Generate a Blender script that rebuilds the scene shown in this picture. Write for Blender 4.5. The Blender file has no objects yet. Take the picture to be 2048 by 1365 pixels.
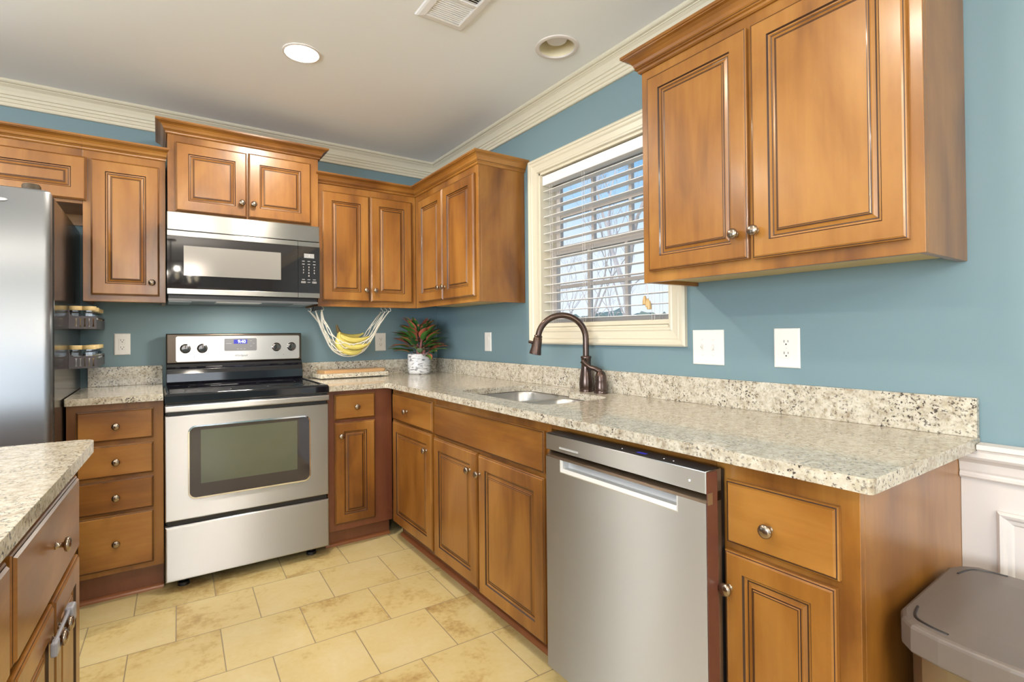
import bpy, bmesh, math, random
from mathutils import Vector, Matrix, Euler

random.seed(7)
D = bpy.data
SC = bpy.context.scene
COL = SC.collection
PI = math.pi

# ------------------------------------------------------------------ camera
def make_camera():
    cd = D.cameras.new('camera')
    cam = D.objects.new('camera', cd)
    COL.objects.link(cam)
    f, u0, v0 = 1023.93, 1009.32, 659.26           # focal length and principal point for a 2048x1365 frame
    yaw, pitch, roll = 0.5944, 0.0086, 0.0092
    r = Vector((math.cos(yaw), -math.sin(yaw), 0))
    fw = Vector((math.sin(yaw), math.cos(yaw), 0))
    up = Vector((0, 0, 1))
    f2 = fw * math.cos(pitch) + up * math.sin(pitch)
    u2 = up * math.cos(pitch) - fw * math.sin(pitch)
    X = r * math.cos(roll) - u2 * math.sin(roll)
    Y = r * math.sin(roll) + u2 * math.cos(roll)
    Z = -f2
    m = Matrix(((X.x, Y.x, Z.x, -1.7535), (X.y, Y.y, Z.y, -3.5091), (X.z, Y.z, Z.z, 1.1923), (0, 0, 0, 1)))
    cam.matrix_world = m
    cd.sensor_fit = 'HORIZONTAL'
    cd.sensor_width = 36.0
    cd.lens = f / 2048 * 36.0
    cd.shift_x = (1024 - u0) / 2048
    cd.shift_y = (v0 - 682.5) / 2048
    cd.clip_start = 0.05
    cd.clip_end = 200
    SC.camera = cam
make_camera()

# ------------------------------------------------------------------ view and world
SC.view_settings.view_transform = 'Standard'
SC.view_settings.look = 'None'
SC.view_settings.exposure = 0.22
SC.view_settings.gamma = 1.0
SC.view_settings.use_curve_mapping = False

def make_world():
    w = D.worlds.new('sky')
    SC.world = w
    w.use_nodes = True
    nt = w.node_tree
    nt.nodes.clear()
    out = nt.nodes.new('ShaderNodeOutputWorld')
    bg = nt.nodes.new('ShaderNodeBackground')
    tc = nt.nodes.new('ShaderNodeTexCoord')
    sep = nt.nodes.new('ShaderNodeSeparateXYZ')
    ramp = nt.nodes.new('ShaderNodeValToRGB')
    e = ramp.color_ramp.elements
    e[0].position = 0.0; e[0].color = (0.86, 0.90, 0.97, 1)
    e[1].position = 0.52; e[1].color = (0.05, 0.27, 0.72, 1)
    for pos, c in ((0.16, (0.80, 0.88, 0.98, 1)), (0.26, (0.42, 0.67, 0.93, 1)), (0.36, (0.14, 0.44, 0.84, 1))):
        k = e.new(pos); k.color = c
    noise = nt.nodes.new('ShaderNodeTexNoise'); noise.inputs['Scale'].default_value = 3.2; noise.inputs['Detail'].default_value = 5
    cr = nt.nodes.new('ShaderNodeValToRGB'); cr.color_ramp.elements[0].position = 0.52; cr.color_ramp.elements[1].position = 0.72
    mix = nt.nodes.new('ShaderNodeMix'); mix.data_type = 'RGBA'
    mix.inputs['B'].default_value = (0.88, 0.92, 0.98, 1)
    nt.links.new(tc.outputs['Generated'], sep.inputs[0])
    nt.links.new(sep.outputs['Z'], ramp.inputs[0])
    nt.links.new(tc.outputs['Generated'], noise.inputs['Vector'])
    nt.links.new(noise.outputs['Fac'], cr.inputs[0])
    nt.links.new(cr.outputs[0], mix.inputs['Factor'])
    nt.links.new(ramp.outputs[0], mix.inputs['A'])
    nt.links.new(mix.outputs['Result'], bg.inputs['Color'])
    bg.inputs['Strength'].default_value = 1.0
    nt.links.new(bg.outputs[0], out.inputs[0])
make_world()

def lamp(name, kind, loc, power, color=(1, 1, 1), size=0.2, size_y=None, aim=None, radius=None):
    l = D.lights.new(name, kind)
    l.energy = power
    l.color = color
    if kind == 'AREA':
        l.shape = 'RECTANGLE' if size_y else 'DISK'
        l.size = size
        if size_y: l.size_y = size_y
    elif radius is not None and kind != 'SUN':
        l.shadow_soft_size = radius
    o = D.objects.new(name, l)
    COL.objects.link(o)
    o.location = loc
    if aim is not None:
        d = Vector(aim) - Vector(loc)
        o.rotation_euler = d.to_track_quat('-Z', 'Y').to_euler()
    return o

ZC = 2.4746                                   # ceiling height
WARM = (1.0, 0.89, 0.75)
COOL = (0.88, 0.94, 1.0)
# sun outside, behind the house, lights the trees only
s_ = lamp('sun', 'SUN', (-10, -4, 12), 3.0, (1, 0.95, 0.88), aim=(10, 6, -2))
s_.data.angle = 0.02
# recessed ceiling cans (the one over the range run shows in the picture, the others are unseen lamps added as fill)
for n_, (x_, y_, p_) in enumerate(((-1.212, -1.087, 19), (-2.9, -1.15, 16), (-1.45, -2.75, 10), (-2.9, -3.0, 12), (-1.1, -4.7, 9), (-2.9, -5.0, 14))):
    lamp('can_and_fill_light', 'AREA', (x_, y_, ZC - 0.022), p_, WARM, size=0.14, aim=(x_, y_, 0))
# daylight through the windows of the dining side and the patio door beside the refrigerator, plus an added fill lamp
lamp('dining_daylight', 'AREA', (-2.3, -8.05, 1.40), 45, COOL, size=3.3, size_y=1.4, aim=(-2.0, -2.0, 3.4))
lamp('added_left_fill', 'AREA', (-5.95, -4.2, 1.45), 290, COOL, size=3.3, size_y=1.7, aim=(-1.0, -2.2, 5.6))  # fill lamp added outside an unseen opening in the left wall
lamp('patio_daylight', 'AREA', (-4.0, 0.42, 1.15), 70, COOL, size=1.3, size_y=1.9, aim=(-3.0, -4, 3.4))

# ------------------------------------------------------------------ materials
def new_mat(name):
    m = D.materials.new(name)
    m.use_nodes = True
    nt = m.node_tree
    b = nt.nodes['Principled BSDF']
    return m, nt, b

def plain(name, color, rough=0.5, metal=0.0, coat=0.0, emit=None, emit_s=0.0, spec=None, noise=0.0, noise_scale=8.0):
    m, nt, b = new_mat(name)
    b.inputs['Base Color'].default_value = (*color, 1)
    b.inputs['Roughness'].default_value = rough
    b.inputs['Metallic'].default_value = metal
    b.inputs['Coat Weight'].default_value = coat
    b.inputs['Coat Roughness'].default_value = 0.1
    if spec is not None: b.inputs['Specular IOR Level'].default_value = spec
    if emit:
        b.inputs['Emission Color'].default_value = (*emit, 1)
        b.inputs['Emission Strength'].default_value = emit_s
    if noise:
        tc = nt.nodes.new('ShaderNodeTexCoord')
        n = nt.nodes.new('ShaderNodeTexNoise'); n.inputs['Scale'].default_value = noise_scale; n.inputs['Detail'].default_value = 4
        mx = nt.nodes.new('ShaderNodeMix'); mx.data_type = 'RGBA'
        mx.inputs['A'].default_value = (*[c * (1 - noise) for c in color], 1)
        mx.inputs['B'].default_value = (*[min(1, c * (1 + noise)) for c in color], 1)
        nt.links.new(tc.outputs['Object'], n.inputs['Vector'])
        nt.links.new(n.outputs['Fac'], mx.inputs['Factor'])
        nt.links.new(mx.outputs['Result'], b.inputs['Base Color'])
    return m

def wood(name, dark, mid, light, scale, rough=0.34, coat=0.40, bump=0.03):
    """stained maple: soft blotches and fine streaks along the long axis of SCALE"""
    m, nt, b = new_mat(name)
    tc = nt.nodes.new('ShaderNodeTexCoord')
    info = nt.nodes.new('ShaderNodeObjectInfo')
    mul = nt.nodes.new('ShaderNodeVectorMath'); mul.operation = 'MULTIPLY_ADD'
    comb = nt.nodes.new('ShaderNodeCombineXYZ')
    for i in range(3): nt.links.new(info.outputs['Random'], comb.inputs[i])
    nt.links.new(comb.outputs[0], mul.inputs[0])
    mul.inputs[1].default_value = (13.0, 17.0, 11.0)
    nt.links.new(tc.outputs['Object'], mul.inputs[2])
    mp = nt.nodes.new('ShaderNodeMapping'); mp.inputs['Scale'].default_value = scale
    nt.links.new(mul.outputs[0], mp.inputs['Vector'])
    n1 = nt.nodes.new('ShaderNodeTexNoise'); n1.inputs['Scale'].default_value = 1.7; n1.inputs['Detail'].default_value = 6; n1.inputs['Distortion'].default_value = 0.5
    mp2 = nt.nodes.new('ShaderNodeMapping'); mp2.inputs['Scale'].default_value = [s * 9 if s > 1.5 else s * 1.4 for s in scale]
    nt.links.new(mul.outputs[0], mp2.inputs['Vector'])
    n2 = nt.nodes.new('ShaderNodeTexNoise'); n2.inputs['Scale'].default_value = 2.0; n2.inputs['Detail'].default_value = 3; n2.inputs['Distortion'].default_value = 0.4
    nt.links.new(mp.outputs[0], n1.inputs['Vector'])
    nt.links.new(mp2.outputs[0], n2.inputs['Vector'])
    add = nt.nodes.new('ShaderNodeMath'); add.operation = 'MULTIPLY_ADD'
    nt.links.new(n2.outputs['Fac'], add.inputs[0]); add.inputs[1].default_value = 0.15
    sub = nt.nodes.new('ShaderNodeMath'); sub.operation = 'SUBTRACT'; sub.inputs[1].default_value = 0.075
    nt.links.new(n1.outputs['Fac'], sub.inputs[0])
    nt.links.new(sub.outputs[0], add.inputs[2])
    ramp = nt.nodes.new('ShaderNodeValToRGB')
    e = ramp.color_ramp.elements
    e[0].position = 0.30; e[0].color = (*dark, 1)
    e[1].position = 0.72; e[1].color = (*light, 1)
    k = e.new(0.50); k.color = (*mid, 1)
    nt.links.new(add.outputs[0], ramp.inputs[0])
    nt.links.new(ramp.outputs[0], b.inputs['Base Color'])
    b.inputs['Roughness'].default_value = rough
    b.inputs['Coat Weight'].default_value = coat
    b.inputs['Coat Roughness'].default_value = 0.19
    bp = nt.nodes.new('ShaderNodeBump'); bp.inputs['Strength'].default_value = bump; bp.inputs['Distance'].default_value = 0.002
    nt.links.new(n2.outputs['Fac'], bp.inputs['Height'])
    nt.links.new(bp.outputs[0], b.inputs['Normal'])
    return m

WD, WM, WL = (0.150, 0.050, 0.007), (0.275, 0.108, 0.016), (0.39, 0.178, 0.036)
M = {}
M['wood'] = wood('stained_maple', WD, WM, WL, (3.0, 3.0, 1.1))
M['wood_h'] = wood('stained_maple_across', WD, WM, WL, (1.1, 1.1, 3.4))
M['wood_red'] = wood('stained_maple_red', (0.115, 0.034, 0.016), (0.165, 0.050, 0.022), (0.22, 0.075, 0.032), (3.2, 3.2, 0.7))
M['glaze'] = plain('dark_glaze', (0.035, 0.011, 0.005), 0.4, coat=0.2)
M['shoe'] = wood('oak_shoe', (0.25, 0.085, 0.03), (0.31, 0.11, 0.04), (0.38, 0.14, 0.05), (0.8, 0.8, 4))
M['raw_wood'] = wood('raw_plywood', (0.48, 0.36, 0.16), (0.56, 0.43, 0.20), (0.62, 0.49, 0.25), (1, 1, 1), rough=0.6, coat=0)
M['cream'] = plain('cream_paint', (0.67, 0.61, 0.475), 0.35)
M['white'] = plain('white_paint', (0.70, 0.645, 0.61), 0.4)
M['white_plastic'] = plain('white_plastic', (0.80, 0.77, 0.72), 0.3)
M['blind'] = plain('blind_vinyl', (0.86, 0.84, 0.82), 0.4)
M['ceiling'] = plain('ceiling_paint', (0.83, 0.85, 0.875), 0.9)
M['knob'] = plain('pewter', (0.36, 0.29, 0.23), 0.24, metal=1.0)
M['bronze'] = plain('oil_rubbed_bronze', (0.085, 0.052, 0.040), 0.26, metal=0.75, coat=0.3)
M['black'] = plain('black_plastic', (0.012, 0.012, 0.014), 0.35)
M['black_gloss'] = plain('black_enamel', (0.006, 0.006, 0.009), 0.06, spec=0.7)
M['mw_glass'] = plain('microwave_glass', (0.014, 0.011, 0.011), 0.03, spec=0.5)
M['mw_window'] = plain('microwave_window', (0.24, 0.225, 0.205), 0.12, spec=0.5)
M['oven_border'] = plain('oven_glass_border', (0.034, 0.028, 0.032), 0.04, spec=0.8)
M['oven_window'] = plain('oven_window', (0.050, 0.068, 0.052), 0.025, spec=1.0, coat=1.0)
M['dark_steel'] = plain('dark_steel', (0.11, 0.085, 0.065), 0.32, metal=1.0)
M['dial'] = plain('dark_chrome', (0.16, 0.14, 0.13), 0.10, metal=1.0)
M['badge'] = plain('satin_badge', (0.42, 0.42, 0.43), 0.4, metal=1.0)
M['chrome'] = plain('chrome', (0.80, 0.80, 0.82), 0.08, metal=1.0)
M['dw_side'] = plain('dishwasher_side', (0.13, 0.045, 0.03), 0.25)
M['panel_grey'] = plain('control_grey', (0.155, 0.15, 0.155), 0.3)
M['blue_led'] = plain('blue_display', (0.02, 0.02, 0.2), 0.3, emit=(0.03, 0.04, 0.55), emit_s=0.35)
M['led_digit'] = plain('clock_digits', (0.6, 0.7, 1), 0.3, emit=(0.75, 0.85, 1.0), emit_s=1.6)
M['white_led'] = plain('indicator_light', (1, 1, 1), 0.3, emit=(0.9, 0.92, 1.0), emit_s=2)
M['print_grey'] = plain('grey_print', (0.30, 0.30, 0.30), 0.5)
M['print_dark'] = plain('dark_print', (0.05, 0.05, 0.06), 0.5)
M['fridge_side'] = plain('fridge_side', (0.022, 0.018, 0.017), 0.16, spec=0.7)
M['hinge'] = plain('hinge_cap', (0.055, 0.036, 0.018), 0.65)
M['rack'] = plain('rack_steel', (0.065, 0.055, 0.058), 0.4, metal=0.2)
M['lid_wood'] = wood('bamboo_lid', (0.58, 0.42, 0.18), (0.66, 0.50, 0.24), (0.72, 0.57, 0.30), (1, 1, 6), rough=0.5, coat=0)
M['spice_tan'] = plain('tan_spice', (0.52, 0.36, 0.16), 0.8, noise=0.25, noise_scale=90)
M['spice_brown'] = plain('brown_spice', (0.36, 0.17, 0.05), 0.8, noise=0.3, noise_scale=90)
M['spice_white'] = plain('white_spice', (0.75, 0.73, 0.70), 0.8, noise=0.1, noise_scale=90)
M['spice_green'] = plain('green_spice', (0.22, 0.24, 0.12), 0.8, noise=0.3, noise_scale=90)
M['rope'] = plain('cotton_rope', (0.84, 0.79, 0.68), 0.9, noise=0.12, noise_scale=120)
M['banana'] = plain('banana_skin', (0.68, 0.57, 0.15), 0.5, noise=0.14, noise_scale=14)
M['banana_stem'] = plain('banana_stem', (0.16, 0.11, 0.045), 0.7)
M['leaf_green'] = plain('leaf_green', (0.085, 0.23, 0.045), 0.35, noise=0.35, noise_scale=20)
M['leaf_dark'] = plain('leaf_dark_green', (0.030, 0.11, 0.032), 0.35, noise=0.3, noise_scale=20)
M['leaf_red'] = plain('leaf_red', (0.42, 0.11, 0.065), 0.4, noise=0.3, noise_scale=20)
M['stem_red'] = plain('stem_red', (0.40, 0.17, 0.16), 0.5)
M['soil'] = plain('soil', (0.05, 0.032, 0.02), 0.95, noise=0.4, noise_scale=60)
M['can_body'] = plain('trash_can_steel', (0.33, 0.28, 0.22), 0.35, metal=0.9)
M['can_lid'] = plain('trash_lid_plastic', (0.15, 0.122, 0.105), 0.38)
M['strap'] = plain('grey_latch_plastic', (0.30, 0.31, 0.36), 0.4)
M['lens'] = plain('lamp_lens', (1, 1, 1), 0.4, emit=(1.0, 0.93, 0.80), emit_s=12.0)
M['bulb_off'] = plain('frosted_bulb', (0.74, 0.72, 0.74), 0.4)
M['can_inside'] = plain('can_reflector', (0.80, 0.72, 0.52), 0.45)
M['dark'] = plain('dark_cavity', (0.004, 0.003, 0.003), 0.9)
M['vent_white'] = plain('vent_white', (0.80, 0.79, 0.80), 0.45)
M['slot'] = plain('slot_dark', (0.03, 0.02, 0.02), 0.7)
M['bark'] = plain('bark', (0.46, 0.41, 0.39), 0.9, noise=0.3, noise_scale=8)
M['twig'] = plain('pale_twigs', (0.52, 0.48, 0.47), 0.9)
M['ever'] = plain('evergreen', (0.22, 0.27, 0.22), 0.9, noise=0.4, noise_scale=3)
M['grass'] = plain('winter_grass', (0.34, 0.32, 0.20), 0.95, noise=0.25, noise_scale=1.5)
M['tassel'] = wood('tassel_wood', (0.52, 0.34, 0.14), (0.6, 0.41, 0.18), (0.66, 0.47, 0.22), (2, 2, 2), coat=0)
M['sash'] = plain('window_sash', (0.48, 0.43, 0.39), 0.4)  # base colour darkened to carry the backlit shade
M['iron'] = plain('black_iron', (0.02, 0.018, 0.016), 0.5)

def glass(name, tint=(1, 1, 1), gloss=0.06, rough=0.0):
    m = D.materials.new(name); m.use_nodes = True
    nt = m.node_tree; nt.nodes.clear()
    out = nt.nodes.new('ShaderNodeOutputMaterial')
    tr = nt.nodes.new('ShaderNodeBsdfTransparent'); tr.inputs[0].default_value = (*tint, 1)
    gl = nt.nodes.new('ShaderNodeBsdfGlossy'); gl.inputs['Roughness'].default_value = rough
    fr = nt.nodes.new('ShaderNodeFresnel'); fr.inputs[0].default_value = 1.45
    mul = nt.nodes.new('ShaderNodeMath'); mul.operation = 'MULTIPLY_ADD'
    mul.inputs[1].default_value = 0.9; mul.inputs[2].default_value = gloss
    mx = nt.nodes.new('ShaderNodeMixShader')
    geo = nt.nodes.new('ShaderNodeNewGeometry')
    front = nt.nodes.new('ShaderNodeMath'); front.operation = 'SUBTRACT'; front.inputs[0].default_value = 1.0
    both = nt.nodes.new('ShaderNodeMath'); both.operation = 'MULTIPLY'
    nt.links.new(geo.outputs['Backfacing'], front.inputs[1]); nt.links.new(front.outputs[0], both.inputs[1])
    nt.links.new(fr.outputs[0], mul.inputs[0]); nt.links.new(mul.outputs[0], both.inputs[0]); nt.links.new(both.outputs[0], mx.inputs[0])
    nt.links.new(tr.outputs[0], mx.inputs[1]); nt.links.new(gl.outputs[0], mx.inputs[2])
    nt.links.new(mx.outputs[0], out.inputs[0])
    return m
M['glass'] = glass('window_glass', (0.97, 0.99, 1.0), 0.0)
M['jar_glass'] = glass('jar_glass', (0.86, 0.88, 0.90), 0.08, 0.03)

def steel(name, color, rough, aniso, rot=0.0, streak=0.02):
    m, nt, b = new_mat(name)
    b.inputs['Base Color'].default_value = (*color, 1)
    b.inputs['Metallic'].default_value = 1.0
    b.inputs['Anisotropic'].default_value = aniso
    b.inputs['Anisotropic Rotation'].default_value = rot
    tg = nt.nodes.new('ShaderNodeTangent'); tg.direction_type = 'RADIAL'; tg.axis = 'Z'
    nt.links.new(tg.outputs[0], b.inputs['Tangent'])
    tc = nt.nodes.new('ShaderNodeTexCoord')
    mp = nt.nodes.new('ShaderNodeMapping'); mp.inputs['Scale'].default_value = (1.2, 1.2, 1500)
    n = nt.nodes.new('ShaderNodeTexNoise'); n.inputs['Scale'].default_value = 1.0; n.inputs['Detail'].default_value = 2
    mr = nt.nodes.new('ShaderNodeMapRange')
    mr.inputs['To Min'].default_value = rough - streak; mr.inputs['To Max'].default_value = rough + streak
    nt.links.new(tc.outputs['Object'], mp.inputs[0]); nt.links.new(mp.outputs[0], n.inputs['Vector'])
    nt.links.new(n.outputs['Fac'], mr.inputs[0]); nt.links.new(mr.outputs[0], b.inputs['Roughness'])
    return m
M['steel'] = steel('brushed_steel', (0.57, 0.57, 0.585), 0.44, 1.0, 0.25)
M['steel_plate'] = steel('console_steel', (0.70, 0.68, 0.68), 0.34, 0.6, 0.25)
M['steel_mw'] = steel('microwave_steel', (0.40, 0.395, 0.385), 0.30, 0.9, 0.25)
M['steel_dw'] = steel('dishwasher_steel', (0.60, 0.61, 0.62), 0.50, 1.0, 0.25)
M['steel_fridge'] = steel('fridge_steel', (0.27, 0.28, 0.295), 0.36, 0.85)
M['lip'] = plain('satin_lip', (0.70, 0.70, 0.70), 0.45, metal=0.6)
M['steel_bowl'] = plain('sink_steel', (0.47, 0.46, 0.45), 0.34, metal=1.0)

def granite(name='granite', lift=1.0):
    m, nt, b = new_mat(name)
    tc = nt.nodes.new('ShaderNodeTexCoord')
    L = nt.links.new
    base = nt.nodes.new('ShaderNodeTexNoise'); base.inputs['Scale'].default_value = 38; base.inputs['Detail'].default_value = 6; base.inputs['Roughness'].default_value = 0.65
    r0 = nt.nodes.new('ShaderNodeValToRGB'); e = r0.color_ramp.elements
    e[0].position = 0.32; e[0].color = (0.29 * lift, 0.225 * lift, 0.15 * lift, 1); e[1].position = 0.66; e[1].color = (0.585 * lift, 0.535 * lift, 0.435 * lift, 1)
    k = e.new(0.48); k.color = (0.45 * lift, 0.395 * lift, 0.295 * lift, 1)
    spk = nt.nodes.new('ShaderNodeTexNoise'); spk.inputs['Scale'].default_value = 135; spk.inputs['Detail'].default_value = 3; spk.inputs['Roughness'].default_value = 0.6
    r1 = nt.nodes.new('ShaderNodeValToRGB'); e = r1.color_ramp.elements
    e[0].position = 0.37; e[0].color = (1, 1, 1, 1); e[1].position = 0.46; e[1].color = (0, 0, 0, 1)
    big = nt.nodes.new('ShaderNodeTexNoise'); big.inputs['Scale'].default_value = 12; big.inputs['Detail'].default_value = 4
    r2 = nt.nodes.new('ShaderNodeValToRGB'); e = r2.color_ramp.elements
    e[0].position = 0.35; e[0].color = (0.25, 0.25, 0.25, 1); e[1].position = 0.62; e[1].color = (1, 1, 1, 1)
    mul = nt.nodes.new('ShaderNodeMath'); mul.operation = 'MULTIPLY'
    mx = nt.nodes.new('ShaderNodeMix'); mx.data_type = 'RGBA'; mx.inputs['B'].default_value = (0.055, 0.043, 0.040, 1)
    gr = nt.nodes.new('ShaderNodeTexVoronoi'); gr.inputs['Scale'].default_value = 120
    r3 = nt.nodes.new('ShaderNodeValToRGB'); e = r3.color_ramp.elements
    e[0].position = 0.0; e[0].color = (0, 0, 0, 1); e[1].position = 1.0; e[1].color = (0.30, 0.30, 0.30, 1)
    mx2 = nt.nodes.new('ShaderNodeMix'); mx2.data_type = 'RGBA'; mx2.inputs['B'].default_value = (0.80, 0.77, 0.72, 1)
    sepc = nt.nodes.new('ShaderNodeSeparateColor')
    for n in (base, spk, big, gr): L(tc.outputs['Object'], n.inputs['Vector'])
    L(base.outputs['Fac'], r0.inputs[0]); L(spk.outputs['Fac'], r1.inputs[0]); L(big.outputs['Fac'], r2.inputs[0])
    L(r1.outputs[0], mul.inputs[0]); L(r2.outputs[0], mul.inputs[1])
    L(gr.outputs['Color'], sepc.inputs[0]); L(sepc.outputs[0], r3.inputs[0])
    L(r3.outputs[0], mx2.inputs['Factor']); L(r0.outputs[0], mx2.inputs['A'])
    L(mul.outputs[0], mx.inputs['Factor']); L(mx2.outputs['Result'], mx.inputs['A'])
    L(mx.outputs['Result'], b.inputs['Base Color'])
    b.inputs['Roughness'].default_value = 0.11
    b.inputs['Specular IOR Level'].default_value = 0.55
    return m
M['granite'] = granite()
M['granite_pale'] = granite('pale_granite', 1.22)

def tile_floor():
    m, nt, b = new_mat('stone_tile')
    L = nt.links.new
    tc = nt.nodes.new('ShaderNodeTexCoord')
    mp = nt.nodes.new('ShaderNodeMapping')
    # rows run nearly along the range wall: turn 1.55 degrees and shift so joints fall where they lie
    mp.inputs['Rotation'].default_value = (0, 0, 0.027)
    mp.inputs['Location'].default_value = (1.67 + 0.3045 * 20, 0.847 + 0.3135 * 40, 0)
    br = nt.nodes.new('ShaderNodeTexBrick')
    br.offset = 0.5; br.offset_frequency = 2; br.squash = 1.0
    br.inputs['Scale'].default_value = 1.0
    br.inputs['Brick Width'].default_value = 0.3045
    br.inputs['Row Height'].default_value = 0.3135
    br.inputs['Mortar Size'].default_value = 0.0021
    br.inputs['Mortar Smooth'].default_value = 0.1
    br.inputs['Bias'].default_value = 0.0
    br.inputs['Color1'].default_value = (0.0, 0.0, 0.0, 1)
    br.inputs['Color2'].default_value = (1.0, 1.0, 1.0, 1)
    br.inputs['Mortar'].default_value = (0.5, 0.5, 0.5, 1)
    L(tc.outputs['Object'], mp.inputs[0]); L(mp.outputs[0], br.inputs['Vector'])
    sep = nt.nodes.new('ShaderNodeSeparateColor'); L(br.outputs['Color'], sep.inputs[0])
    # per-tile offset of the cloudy pattern
    add = nt.nodes.new('ShaderNodeVectorMath'); add.operation = 'MULTIPLY_ADD'
    add.inputs[1].default_value = (37, 53, 19)
    L(br.outputs['Color'], add.inputs[0]); L(tc.outputs['Object'], add.inputs[2])
    n1 = nt.nodes.new('ShaderNodeTexNoise'); n1.inputs['Scale'].default_value = 4.5; n1.inputs['Detail'].default_value = 9; n1.inputs['Roughness'].default_value = 0.66; n1.inputs['Distortion'].default_value = 0.35
    L(add.outputs[0], n1.inputs['Vector'])
    n2 = nt.nodes.new('ShaderNodeTexNoise'); n2.inputs['Scale'].default_value = 55; n2.inputs['Detail'].default_value = 5
    L(add.outputs[0], n2.inputs['Vector'])
    mixn = nt.nodes.new('ShaderNodeMath'); mixn.operation = 'MULTIPLY_ADD'; mixn.inputs[1].default_value = 0.25
    L(n2.outputs['Fac'], mixn.inputs[0]); L(n1.outputs['Fac'], mixn.inputs[2])
    tone = nt.nodes.new('ShaderNodeMath'); tone.operation = 'MULTIPLY_ADD'; tone.inputs[1].default_value = 0.12
    L(sep.outputs[0], tone.inputs[0]); L(mixn.outputs[0], tone.inputs[2])
    ramp = nt.nodes.new('ShaderNodeValToRGB'); e = ramp.color_ramp.elements
    e[0].position = 0.44; e[0].color = (0.33, 0.205, 0.078, 1)
    e[1].position = 0.92; e[1].color = (0.62, 0.525, 0.30, 1)
    for p, c in ((0.55, (0.47, 0.34, 0.14, 1)), (0.64, (0.57, 0.455, 0.21, 1))):
        k = e.new(p); k.color = c
    L(tone.outputs[0], ramp.inputs[0])
    mx = nt.nodes.new('ShaderNodeMix'); mx.data_type = 'RGBA'; mx.inputs['B'].default_value = (0.27, 0.21, 0.13, 1)
    L(br.outputs['Fac'], mx.inputs['Factor']); L(ramp.outputs[0], mx.inputs['A'])
    L(mx.outputs['Result'], b.inputs['Base Color'])
    b.inputs['Roughness'].default_value = 0.42
    inv = nt.nodes.new('ShaderNodeMath'); inv.operation = 'MULTIPLY_ADD'; inv.inputs[1].default_value = -1.0
    L(br.outputs['Fac'], inv.inputs[0]); L(n2.outputs['Fac'], inv.inputs[2])
    bp = nt.nodes.new('ShaderNodeBump'); bp.inputs['Strength'].default_value = 0.15; bp.inputs['Distance'].default_value = 0.003
    L(inv.outputs[0], bp.inputs['Height']); L(bp.outputs[0], b.inputs['Normal'])
    return m
M['tile'] = tile_floor()

def wall_paint(name, c):
    m, nt, b = new_mat(name)
    b.inputs['Base Color'].default_value = (*c, 1)
    b.inputs['Roughness'].default_value = 0.55
    tc = nt.nodes.new('ShaderNodeTexCoord')
    n = nt.nodes.new('ShaderNodeTexNoise'); n.inputs['Scale'].default_value = 180; n.inputs['Detail'].default_value = 2
    bp = nt.nodes.new('ShaderNodeBump'); bp.inputs['Strength'].default_value = 0.05; bp.inputs['Distance'].default_value = 0.001
    nt.links.new(tc.outputs['Object'], n.inputs['Vector']); nt.links.new(n.outputs['Fac'], bp.inputs['Height']); nt.links.new(bp.outputs[0], b.inputs['Normal'])
    return m
M['teal'] = wall_paint('teal_wall_paint', (0.168, 0.254, 0.285))

def birch():
    m, nt, b = new_mat('birch_print')
    L = nt.links.new
    tc = nt.nodes.new('ShaderNodeTexCoord')
    mp = nt.nodes.new('ShaderNodeMapping'); mp.inputs['Scale'].default_value = (14, 14, 60)
    n = nt.nodes.new('ShaderNodeTexNoise'); n.inputs['Scale'].default_value = 2.2; n.inputs['Detail'].default_value = 4
    n2 = nt.nodes.new('ShaderNodeTexNoise'); n2.inputs['Scale'].default_value = 26; n2.inputs['Detail'].default_value = 2
    L(tc.outputs['Object'], mp.inputs[0]); L(mp.outputs[0], n.inputs['Vector']); L(tc.outputs['Object'], n2.inputs['Vector'])
    r = nt.nodes.new('ShaderNodeValToRGB'); e = r.color_ramp.elements
    e[0].position = 0.36; e[0].color = (0.22, 0.22, 0.24, 1); e[1].position = 0.47; e[1].color = (0.76, 0.75, 0.76, 1)
    r2 = nt.nodes.new('ShaderNodeValToRGB'); e = r2.color_ramp.elements
    e[0].position = 0.64; e[0].color = (0, 0, 0, 1); e[1].position = 0.70; e[1].color = (0.8, 0.8, 0.8, 1)
    mx = nt.nodes.new('ShaderNodeMix'); mx.data_type = 'RGBA'; mx.inputs['B'].default_value = (0.16, 0.16, 0.18, 1)
    L(n.outputs['Fac'], r.inputs[0]); L(n2.outputs['Fac'], r2.inputs[0]); L(r2.outputs[0], mx.inputs['Factor']); L(r.outputs[0], mx.inputs['A'])
    L(mx.outputs['Result'], b.inputs['Base Color']); b.inputs['Roughness'].default_value = 0.25
    return m
M['birch'] = birch()
M['board'] = wood('cutting_board_wood', (0.36, 0.17, 0.07), (0.50, 0.29, 0.13), (0.60, 0.39, 0.19), (0.6, 8, 8), coat=0.1)
M['marble'] = M['granite']

# ------------------------------------------------------------------ mesh building
class Frame:
    def __init__(s, O, U, V, N):
        s.O, s.U, s.V, s.N = Vector(O), Vector(U), Vector(V), Vector(N)
    def p(s, u, v, n=0.0):
        return s.O + s.U * u + s.V * v + s.N * n

def back_frame(y): return Frame((0, y, 0), (1, 0, 0), (0, 0, 1), (0, -1, 0))      # faces the camera, u = x
def right_frame(x): return Frame((x, 0, 0), (0, -1, 0), (0, 0, 1), (-1, 0, 0))    # faces into the room, u = -y

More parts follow.
